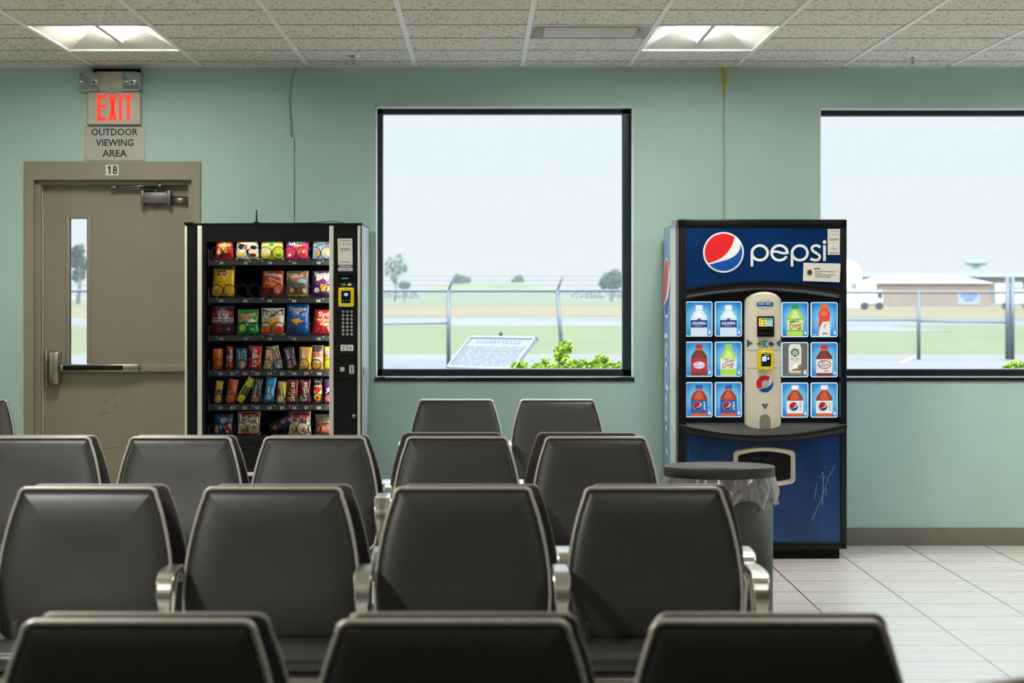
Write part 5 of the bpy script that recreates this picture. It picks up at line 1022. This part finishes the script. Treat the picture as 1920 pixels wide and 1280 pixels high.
def arm_mesh():
    mb = MB(); P = []; Wd = []
    for i in range(len(ARM) - 1):
        for k in range(4): t_ = k / 4; p0, p1, p2, p3 = ARM[max(0, i - 1)], ARM[i], ARM[i + 1], ARM[min(len(ARM) - 1, i + 2)]; P.append(tuple(.5 * (2 * p1[q] + (p2[q] - p0[q]) * t_ + (2 * p0[q] - 5 * p1[q] + 4 * p2[q] - p3[q]) * t_ ** 2 + (3 * p1[q] - p0[q] - 3 * p2[q] + p3[q]) * t_ ** 3) for q in (0, 1))); Wd.append(ARMW[i] + (ARMW[i + 1] - ARMW[i]) * t_)
    P.append(ARM[-1]); Wd.append(ARMW[-1]); mb.band(P, Wd, .016, chrome)
    mb.band([(-.285, .40), (-.255, .44), (-.21, .50), (-.165, .56), (-.13, .60), (-.105, .628)], [.022, .02, .018, .018, .022, .03], .014, chrome); return mb
arm0 = None
def bench(xs, y, rz, label, dz=0.0):
    """beam, legs and armrests of one bench; xs = seat centres in world x"""
    global arm0
    xs = sorted(xs); c = sum(xs) / len(xs); r = empty('bench_frame', (c, y, dz), rz, label=label, cat='bench frame', group='metal frames of the waiting benches'); sg = -1 if abs(rz) > 1 else 1
    L = [sg * (x - c) for x in xs]; L.sort()
    mb = MB(); mb.rbox(L[0] - .27, L[-1] + .27, -.315, -.255, .312, .348, .006, steel); mb.build('beam', r)
    for x in (L[0] - .12, L[-1] + .12) if len(L) < 4 else (L[0] - .12, (L[0] + L[-1]) / 2 + .02, L[-1] + .12):
        mb = MB(); mb.rbox(x - .025, x + .025, -.31, -.26, .02, .314, .008, chrome); mb.rbox(x - .03, x + .03, -.56, -.02, .006, .04, .012, chrome)
        for q in (-.53, -.05): mb.lathe([(.02, .0), (.02, .008)], matte_black, 12, x, q, cap=True)
        mb.build('leg', r)
    bx = [L[0] - .28] + [(L[i] + L[i + 1]) / 2 for i in range(len(L) - 1)] + [L[-1] + .28]
    for x in bx:
        if arm0 is None: arm0 = arm_mesh().build('armrest', r); o = arm0
        else: o = arm0.copy(); COL.objects.link(o)
        o.parent = r; o.location = (x, 0, 0)
    return r
chair0 = make_chair(); used = []
def chair(x, y, rz, label, group, dz=0.0):
    o = chair0 if not used else copy_tree(chair0); used.append(o); o.location = (x, y, dz); o.rotation_euler = (0, 0, rz); tag(o, label, 'chair', group); return o
ORD = ['first', 'second', 'third', 'fourth', 'fifth']
PI = math.pi
def row(segs, d, s, idx, facing, frame_label):
    """one row of chairs facing the room (0) or the windows (1); segs = (pixel centres, x shift, y gap); seats are counted from the bin end"""
    rz = PI if facing else 0; allx = []
    for pxs, dxs, gap in segs: allx += [((p - CX) / s + dxs, d + gap) for p in pxs]
    for k, (x, y) in enumerate(sorted(allx, reverse=True)):
        chair(x, y, rz, 'black chair facing the %s, %s bench from window wall, %s seat from bin' % ('windows' if facing else 'room', idx, ORD[k]), 'black chairs of the %s bench' % idx)
    for n, (pxs, dxs, gap) in enumerate(segs): bench([(p - CX) / s + dxs for p in pxs], d + gap, rz, frame_label[n])
row([([855, 1045], 0, 0)], 13.25, 342, 'first', 0, ['metal frame of the short first bench under the window'])
chair(-2.80, 13.25, 0, 'black chair against the window wall beyond the grey door', 'black chairs beyond the door'); bench([-2.80, -3.36], 13.25, 0, 'metal frame of the bench beyond the grey door')
row([([75, 338, 590], .012, .1), ([857, 1117], -.025, .3)], 9.77, 464, 'second', 1, ['metal frame of the second bench, the half on the door side', 'metal frame of the second bench, the half by the bin'])
row([([75, 338, 590], 0, 0), ([857, 1117], 0, 0)], 9.77, 464, 'third', 0, ['metal frame of the third bench, the half on the door side', 'metal frame of the third bench, the half by the bin'])
row([([-190, 164, 512, 868, 1225], .025, .1)], 7.22, 628, 'fourth', 1, ['metal frame of the fourth bench from the window wall'])
row([([-190, 164, 512, 868, 1225], 0, 0)], 7.22, 628, 'fifth', 0, ['metal frame of the fifth bench from the window wall'])
row([([260, 850, 1440], .015, .1)], 4.265, 1063, 'sixth', 1, ['metal frame of the sixth bench from the window wall'])
row([([260, 850, 1440], 0, 0)], 4.265, 1063, 'seventh', 0, ['metal frame of the seventh bench from the window wall'])
chair(.90, 3.67, R(36), 'black chair turned askew at the end of the seventh bench, only its top edge showing', 'black chairs beside the seventh bench')

# ------------------------------------------------------------------ outdoors
GZ = -.15
def gd(py): return FPX * (EYE - GZ) / (py - CY)
def ground(name, rgb, y0, y1, noise=.15, nscale=.3, x0=-700, x1=900, z=GZ, rough=.9):
    mb = MB(); m = mat(name + '_surface', rgb, rough, noise=noise, nscale=nscale); mb.box(x0, x1, y0, y1, z - .1, z, m); return tag(mb.build(name), kind='structure')
ground('far_field', (90, 92, 80), 420, 2600, nscale=.02, x0=-2000, x1=2400)
ground('dry_field', (122, 100, 80), 700, 1300, nscale=.02, x0=-1500, x1=1800, z=GZ + .05)
ground('airfield_grass', (78, 84, 44), 330, 700, nscale=.03, z=GZ + .03)
ground('dry_grass_strip', (98, 84, 46), 182, 330, nscale=.03)
ground('grass_verge', (78, 82, 40), gd(596), 182, nscale=.1)
ground('taxiway', (94, 95, 98), gd(610), gd(596), nscale=.05)
ground('near_lawn', (78, 83, 38), gd(664), gd(610), noise=.12, nscale=.15)
ground('concrete_walk', (94, 92, 91), gd(676), gd(664), nscale=.2)
ground('asphalt_lot', (88, 88, 92), WALL + .26, gd(676), nscale=.2)
mb = MB(); m = mat('grass_island_surface', (78, 82, 40), .9, noise=.15, nscale=.1); y0 = gd(603); mb.prism([(0, 0), (160, 0), (160, 9), (20, 6)], 0, .1, m)
o = mb.build('grass_island', None, (wx(985, y0), y0, GZ + .02), (R(90), 0, 0)); o.rotation_euler = (R(-90), 0, 0); o.location.y = y0 + 9; tag(o, kind='structure')
mb = MB(); mb.box(wx(1570, 70), wx(2200, 70), gd(622), gd(612), GZ, GZ + .02, MATS['taxiway_surface']); tag(mb.build('apron_strip'), kind='structure')
mb = MB(); pw = mat('white_road_paint', (150, 150, 150), .8); mb.add([(wx(1752, 59), gd(668), GZ + .01), (wx(1759, 59), gd(668), GZ + .01), (wx(1768, 51), gd(681), GZ + .01), (wx(1757, 51), gd(681), GZ + .01)], [(0, 3, 2, 1)], pw); tag(mb.build('parking_line_marking'), kind='structure')

# mound beyond the airfield
mb = MB(); m = mat('grassy_mound_surface', (84, 98, 62), .95, noise=.25, nscale=.05); Y = 760
prof = [(795, 543), (815, 537), (845, 533), (880, 531), (920, 531), (960, 530), (985, 529), (1010, 534), (1030, 540), (1060, 544)]
b0 = 0
for px, py in prof: zz = wz(py, Y); mb.V += [(wx(px, Y), Y - 60, GZ), (wx(px, Y), Y - 10, zz), (wx(px, Y), Y + 30, zz), (wx(px, Y), Y + 90, GZ)]
for i in range(len(prof) - 1):
    for k in range(3): mb.face((4 * i + k, 4 * i + 4 + k, 4 * i + 5 + k, 4 * i + 1 + k), m, True)
tag(mb.build('grassy_mound'), kind='structure')

# trees
def leafcloud(mb, c, rad, n_, size, mats, squash=1.0):
    for k in range(n_):
        while True:
            v = Vector((random.uniform(-1, 1), random.uniform(-1, 1), random.uniform(-1, 1)))
            if .25 < v.length < 1: break
        p = Vector(c) + Vector((v.x * rad, v.y * rad, v.z * rad * squash)); s_ = size * random.uniform(.6, 1.3)
        a = Vector((random.gauss(0, 1), random.gauss(0, 1), random.gauss(0, 1))).normalized(); b_ = a.orthogonal().normalized(); d = a.cross(b_)
        m = random.choice(mats); i0 = len(mb.V)
        mb.V += [tuple(p - b_ * s_), tuple(p + d * s_ * .45), tuple(p + b_ * s_), tuple(p - d * s_ * .45)]; mb.face((i0, i0 + 1, i0 + 2, i0 + 3), m)
TL = [mat('tree_leaf_a', (60, 92, 72), .8, noise=.2), mat('tree_leaf_b', (80, 110, 84), .8, noise=.2)]
bark = mat('grey_bark', (120, 112, 104), .9, noise=.2)
def tree(label, px, Y, base_py, blobs, n_, trunk, sparse=False):
    x = wx(px, Y); s_ = FPX / Y; r = empty('tree', (x, Y, GZ), label=label, cat='tree', group='trees beyond the airfield')
    mb = MB(); top = wz(trunk[1], Y) - GZ
    mb.tube([(0, 0, 0), (.05 * top, 0, top * .5), (0, 0, top)], [trunk[0], trunk[0] * .7, trunk[0] * .3], bark, 7)
    for bx, by, br_ in blobs: mb.tube([(0, 0, top * .45), ((bx - px) / s_ * .6, 0, (top * .45 + wz(by, Y) - GZ) / 2), ((bx - px) / s_, 0, wz(by, Y) - GZ)], [trunk[0] * .5, trunk[0] * .3, trunk[0] * .12], bark, 5)
    mb.build('trunk', r)
    mb = MB()
    for bx, by, br_ in blobs: leafcloud(mb, ((bx - px) / s_, random.uniform(-1, 1), wz(by, Y) - GZ), br_ / s_, n_, .9 if not sparse else .55, TL)
    mb.build('foliage', r); return r
tree('tall sparse pale tree beyond the airfield in the first window', 740, 560, 540, [(733, 492, 12), (748, 486, 13), (756, 502, 9), (730, 508, 10), (744, 505, 10), (738, 522, 7)], 34, (.3, 492), True)
tree('small round dark tree beside the tall sparse tree', 758, 620, 540, [(755, 534, 5), (763, 535, 4)], 120, (.3, 536))
tree('twin-topped dark tree standing behind the mound', 866, 800, 540, [(858, 521, 6), (868, 525, 8), (876, 528, 6), (856, 529, 6)], 160, (.4, 528))
tree('lone grey-green tree on the far slope of the mound', 970, 800, 540, [(973, 522, 5), (966, 527, 6), (976, 528, 5)], 140, (.4, 528))
tree('broad dark round tree by the far edge of the first window', 1146, 560, 540, [(1140, 523, 11), (1152, 520, 12), (1134, 530, 9), (1150, 531, 12), (1162, 527, 10)], 230, (.4, 525))
tree('tall grey tree seen through the narrow door window', 146, 420, 540, [(146, 470, 9), (142, 488, 10), (152, 495, 10), (147, 515, 10)], 200, (.4, 480))
# hedge-like scrub line along the horizon
mb = MB()
for k in range(70): leafcloud(mb, (wx(700 + k * 7.2, 900), 900 + random.uniform(-8, 8), .6), 1.6, 14, .8, TL)
tag(mb.build('horizon_scrub'), 'low dark scrub along the horizon past the airfield', 'scrub', kind='stuff')

# shrubs under the windows
SL = [mat('shrub_leaf_a', (140, 166, 48), .6, noise=.2), mat('shrub_leaf_b', (168, 190, 76), .6, noise=.2), mat('shrub_leaf_c', (100, 134, 44), .6, noise=.2)]
twig = mat('brown_twig', (84, 70, 50), .9, noise=.2)
def shrub(label, px, Y, blobs, n_, leaf=.03):
    x = wx(px, Y); s_ = FPX / Y; r = empty('shrub', (x, Y, GZ), label=label, cat='shrub', group='shrubs under the windows'); mb = MB()
    for bx, by, br_ in blobs: mb.tube([((bx - px) / s_ * .3, 0, 0), ((bx - px) / s_ * .8, .02, (wz(by, Y) - GZ) * .6), ((bx - px) / s_, 0, wz(by, Y) - GZ)], [.012, .009, .004], twig, 5)
    mb.build('stems', r); mb = MB()
    for bx, by, br_ in blobs: leafcloud(mb, ((bx - px) / s_, random.uniform(-.06, .06), wz(by, Y) - GZ), br_ / s_, n_, leaf, SL)
    mb.build('foliage', r)
shrub('tall yellow-green shrub rising above the others past the slanted board', 1054, 17.2, [(1060, 648, 9), (1052, 656, 11), (1064, 654, 8), (1048, 664, 9), (1056, 668, 9), (1050, 690, 10), (1058, 705, 12)], 90)
shrub('low yellow-green shrub beside the slanted board', 975, 17, [(968, 690, 9), (978, 684, 7), (985, 695, 9), (970, 705, 12)], 80)
shrub('low yellow-green shrub in the middle of the sill planting', 1018, 16.6, [(1008, 690, 9), (1022, 682, 7), (1034, 690, 9), (1016, 698, 11)], 80)
shrub('low bushy shrub under the tall yellow-green one', 1078, 16.6, [(1068, 684, 9), (1080, 688, 10), (1092, 682, 8), (1098, 690, 9), (1074, 696, 11)], 90)
shrub('wide low shrub near the window post', 1130, 16.6, [(1116, 684, 10), (1126, 676, 9), (1138, 682, 10), (1146, 690, 9), (1122, 694, 11)], 90)
shrub('small shrub at the corner of the first window', 1166, 16.6, [(1162, 684, 7), (1170, 690, 9)], 70)
shrub('yellow-green shrub below the second window', 1908, 16.8, [(1894, 690, 9), (1904, 686, 8), (1916, 688, 10), (1928, 690, 10), (1910, 700, 12)], 80)

# slanted text board outdoors
bd = empty('information_board', (wx(921, 27), 27, GZ), R(-45), label='slanted white framed text board standing outside the first window', cat='information board')
panel = mat('pale_board_print', (98, 102, 107), .5, noise=.1, nscale=12); trimb = mat('white_board_frame', (116, 120, 123), .4, noise=.03)
Wd, Hd, tl = 1.04, .52, R(42); zc = wz(661, 27) - GZ
def bmap(off): return lambda u, v: (u, v * math.cos(tl) + off * math.sin(tl) * 1, zc + v * math.sin(tl) - off * math.cos(tl))
def slab(mb, x0, x1, v0, v1, o0, o1, m):
    P = []
    for o_ in (o0, o1):
        g = bmap(o_); P += [g(x0, v0), g(x1, v0), g(x1, v1), g(x0, v1)]
    mb.add(P, [(0, 1, 2, 3), (7, 6, 5, 4), (0, 4, 5, 1), (1, 5, 6, 2), (2, 6, 7, 3), (3, 7, 4, 0)], m)
mb = MB(); slab(mb, -Wd / 2 + .02, Wd / 2 - .02, -Hd / 2 + .02, Hd / 2 - .02, 0.0, .03, panel); g = bmap(-.001); txt = mat('grey_board_text', (62, 68, 76), .6)
for k in range(10):
    v = Hd / 2 - .17 - k * .034; x0 = -Wd / 2 + .05
    while x0 < Wd / 2 - .1:
        x1 = min(Wd / 2 - .05, x0 + random.uniform(.06, .18)); mb.flat([(x0, v - .007), (x1, v - .007), (x1, v + .007), (x0, v + .007)], g, txt); x0 = x1 + .018
for k in range(11): mb.stroke([(-.36 + .065 * k, Hd / 2 - .12), (-.345 + .065 * k, Hd / 2 - .05), (-.32 + .065 * k, Hd / 2 - .11)], .014, g, txt)
mb.build('text_panel', bd)
mb = MB()
for q in ((-Wd / 2, Wd / 2, Hd / 2 - .025, Hd / 2), (-Wd / 2, Wd / 2, -Hd / 2, -Hd / 2 + .025), (-Wd / 2, -Wd / 2 + .025, -Hd / 2, Hd / 2), (Wd / 2 - .025, Wd / 2, -Hd / 2, Hd / 2)): slab(mb, *q, -.012, .035, trimb)
mb.build('board_frame', bd)
for s_ in (-1, 1):
    mb = MB(); mb.rbox(s_ * .35 - .03, s_ * .35 + .03, -.0, .06, 0, zc - .05, .006, gunmetal); mb.build('post', bd)
mk = MB(); mk.rbox(-.02, .02, -.02, .02, 0, .85, .008, mat('dark_blue_post', (30, 38, 60), .5)); mk.rbox(-.03, .03, -.03, .03, .82, .93, .012, MATS['dark_blue_post'])
tag(mk.build('marker_post', None, (wx(939, 42), 42, GZ)), 'small dark blue post head showing just above the slanted board', 'post')

# chain-link fence
galv = mat('galvanised_pipe', (100, 108, 116), .45, metal=.4, noise=.06)
cl_ = bpy.data.materials.new('chain_link_mesh'); cl_.use_nodes = True; n = cl_.node_tree.nodes; l = cl_.node_tree.links; b = n['Principled BSDF']
b.inputs['Base Color'].default_value = (*lin((120, 130, 136)), 1); b.inputs['Roughness'].default_value = .6; b.inputs['Metallic'].default_value = .2
t = n.new('ShaderNodeTexCoord'); sep = n.new('ShaderNodeSeparateXYZ'); l.new(t.outputs['Object'], sep.inputs[0])
def m2_(op, a, c=None):
    q = n.new('ShaderNodeMath'); q.operation = op
    for i, v in enumerate((a, c)):
        if v is None: continue
        if isinstance(v, (int, float)): q.inputs[i].default_value = v
        else: l.new(v, q.inputs[i])
    return q.outputs[0]
def dia(op):
    u = m2_('MULTIPLY', m2_(op, sep.outputs['X'], sep.outputs['Z']), 1 / .075); return m2_('GREATER_THAN', m2_('ABSOLUTE', m2_('SUBTRACT', m2_('FRACT', u), .5)), .455)
l.new(m2_('MAXIMUM', dia('ADD'), dia('SUBTRACT')), b.inputs['Alpha'])
def fence(label, Y, x0, x1, posts, top_py, arms=True, rails=(), sign=None, gate=()):
    r = empty('chain_link_fence', (x0, Y, GZ), label=label, cat='fence'); zt_ = wz(top_py, Y) - GZ
    mb = MB(); mb.box(0, x1 - x0, -.004, .004, .03, zt_, cl_); o = mb.build('wire_mesh', r)
    mb = MB(); mb.tube([(0, 0, zt_), (x1 - x0, 0, zt_)], .03, galv, 8); mb.build('top_rail', r)
    for p in posts:
        mb = MB(); px = p[0]; lean_ = p[1] if len(p) > 1 else 0; X_ = wx(px, Y) - x0; e_ = p[2] if len(p) > 2 else 0
        mb.tube([(X_ + lean_, 0, 0), (X_, 0, zt_ + e_)], .045 if not e_ else .055, galv, 8)
        if arms and not e_: mb.tube([(X_, 0, zt_), (X_ + .12, -.08, zt_ + .34)], .022, galv, 6)
        mb.build('post', r)
    if arms:
        mb = MB()
        for k in (.35, .65, .95): mb.tube([(0, -.08 * k, zt_ + .34 * k), (x1 - x0, -.08 * k, zt_ + .34 * k)], .004, galv, 4)
        mb.build('barbed_wire', r)
    for (a, ya, c, yc_) in rails:
        mb = MB(); mb.tube([(wx(a, Y) - x0, 0, wz(ya, Y) - GZ), (wx(c, Y) - x0, 0, wz(yc_, Y) - GZ)], .022, galv, 6); mb.build('rail', r)
    return r
fence('chain-link fence with angled barbed-wire arms seen through the first window', 53, wx(-780, 53), wx(1470, 53), [(-780,), (-580,), (-370,), (-170,), (30,), (235,), (440,), (640,), (841,), (1045, .12), (1250, .1), (1455,)], 545, True, [(560, 609, 841, 606)])
f2_ = fence('chain-link gate fence seen through the second window', 59, wx(1380, 59), wx(2900, 59), [(1722.5,), (1889, 0, .38), (1898, 0, .4), (1545,), (1382,), (2060,), (2230,), (2400,), (2570,), (2740,), (2900,)], 548, False, [(1382, 600, 1722, 600), (1722, 602, 1886, 604.5), (1898, 540, 2060, 538)])
fs_ = empty('fence_sign', (wx(1817, 59), 58.996, wz(570.5, 59)), label='pale warning sign hanging on the gate fence outside the second window', cat='sign')
mb = MB(); mb.box(-.27, .27, -.012, 0, 0, .3, mat('pale_sign_board', (140, 148, 158), .5)); bl = mat('blue_sign_print', (74, 96, 140), .6)
for z_, a_ in ((.25, .2), (.2, .22), (.14, .14), (.09, .1)): mb.box(-a_, a_, -.014, -.012, z_ - .014, z_ + .014, bl)
mb.build('sign_board', fs_)

# far buildings through the second window
def gable(name, label, px0, px1, Y, py_eave, py_ridge, depth, wall_c, roof_c, over=1.0, front_gable=0.0):
    r = empty(name, (wx((px0 + px1) / 2, Y), Y, GZ), label=label, cat='building'); hw_ = (px1 - px0) / 2 * Y / FPX; e_ = wz(py_eave, Y) - GZ; g_ = wz(py_ridge, Y) - GZ
    wm_ = mat(name + '_wall_%d' % px0, wall_c, .8, noise=.05, nscale=.5); rm_ = mat(name + '_roof_%d' % px0, roof_c, .6, noise=.05, nscale=.5)
    mb = MB(); mb.box(-hw_, hw_, 0, depth, 0, e_, wm_); mb.build('walls', r)
    mb = MB(); mb.add([(-hw_ - over, -over, e_), (hw_ + over, -over, e_), (hw_ * (1 - front_gable), depth / 2, g_), (-hw_ * (1 - front_gable), depth / 2, g_), (-hw_ - over, depth + over, e_), (hw_ + over, depth + over, e_)], [(0, 1, 2, 3), (4, 3, 2, 5), (0, 3, 4), (1, 5, 2), (0, 4, 5, 1)], rm_); mb.build('roof', r)
    return r, hw_, e_
gable('hangar', 'tan hangar with broad white roof outside the second window', 1652, 1856, 330, 531, 514, 26, (150, 128, 108), (140, 140, 140), .6, .3)
r_, hw_, e_ = gable('terminal_building', 'long low building with flat grey roof behind the tan hangar', 1606, 1990, 420, 519, 509, 60, (124, 120, 114), (76, 84, 92), 1.5, .02)
for k in range(6):
    mb = MB(); mb.box(hw_ * .52 + k * 2.4, hw_ * .52 + 1.7 + k * 2.4, -.12, 0, .2, e_ - .8, mat('pale_panel', (200, 208, 214), .5)); mb.build('bay_door', r_)
tk = empty('storage_dome', (wx(1590, 300), 300, GZ), label='tall white dome-topped tank beside the drink machine, seen outdoors', cat='tank')
mb = MB(); R0 = 26 * 300 / FPX; H0 = wz(520, 300) - GZ; wd_ = mat('white_tank_shell', (236, 238, 240), .5, noise=.03)
mb.lathe([(R0, 0), (R0, H0)] + [(R0 * math.cos(R(a)), H0 + R0 * 1.25 * math.sin(R(a))) for a in range(8, 90, 8)] + [(.01, H0 + R0 * 1.25)], wd_, 40); mb.build('shell', tk)
mb = MB(); mb.box(R0 * .05, R0 * .8, -R0 * 1.02, -R0 * .6, wz(541, 300) - GZ, wz(531, 300) - GZ, mat('grey_hatch', (120, 134, 150), .5)); mb.build('hatch', tk)
ct = empty('control_tower', (wx(1830, 600), 600, GZ), label='distant control tower with a dark saucer top above the hangar roof', cat='tower')
mb = MB(); zt_ = wz(497, 600) - GZ; tm = mat('tower_shaft', (196, 204, 208), .7); mb.lathe([(1.1, 0), (.9, zt_)], tm, 16); mb.build('shaft', ct)
mb = MB(); mb.lathe([(.9, zt_ - .2), (2.6, zt_ + .1), (2.9, zt_ + .6), (1.6, zt_ + 1.0), (.2, zt_ + 1.3)], mat('tower_cab', (96, 124, 124), .5), 20); mb.build('cab', ct)
def truck(label, px, Y, w_, col_):
    r = empty('box_truck', (wx(px, Y), Y, GZ), label=label, cat='truck'); m = mat('truck_paint_%d' % px, col_, .4, noise=.03)
    mb = MB(); mb.rbox(-w_ / 2, w_ * .2, 0, 2.2, .6, 2.7, .08, m); mb.build('cargo_box', r)
    mb = MB(); mb.rbox(w_ * .2, w_ / 2, .1, 2.1, .5, 2.0, .15, m); mb.rbox(w_ * .28, w_ * .46, .06, .12, 1.2, 1.8, .02, screen_off); mb.build('cab', r)
    for q in (-.3, .34):
        mb = MB(); mb.tube([(w_ * q, -.02, .4), (w_ * q, .3, .4)], .4, matte_black, 16); mb.build('wheel', r)
truck('white truck parked between the white tank and the tan hangar', 1634, 250, 2.4, (226, 230, 234))
truck('white van parked past the end of the tan hangar', 1905, 250, 3.4, (220, 226, 232))

# summer haze over the airfield
hm = bpy.data.materials.new('summer_haze'); hm.use_nodes = True; n = hm.node_tree.nodes; l = hm.node_tree.links; n.clear()
o = n.new('ShaderNodeOutputMaterial'); vs = n.new('ShaderNodeVolumeScatter'); vs.inputs['Color'].default_value = (.93, .97, 1, 1); vs.inputs['Density'].default_value = .00024; vs.inputs['Anisotropy'].default_value = .2
va = n.new('ShaderNodeVolumeAbsorption'); va.inputs['Color'].default_value = (0, 0, 0, 1); va.inputs['Density'].default_value = .00034; ad_ = n.new('ShaderNodeAddShader')
l.new(vs.outputs[0], ad_.inputs[0]); l.new(va.outputs[0], ad_.inputs[1]); l.new(ad_.outputs[0], o.inputs['Volume'])
mb = MB(); mb.box(-450, 650, 75, 1000, GZ - 3, 70, hm); tag(mb.build('airfield_haze'), 'pale summer haze over the distant airfield', 'haze', kind='stuff')
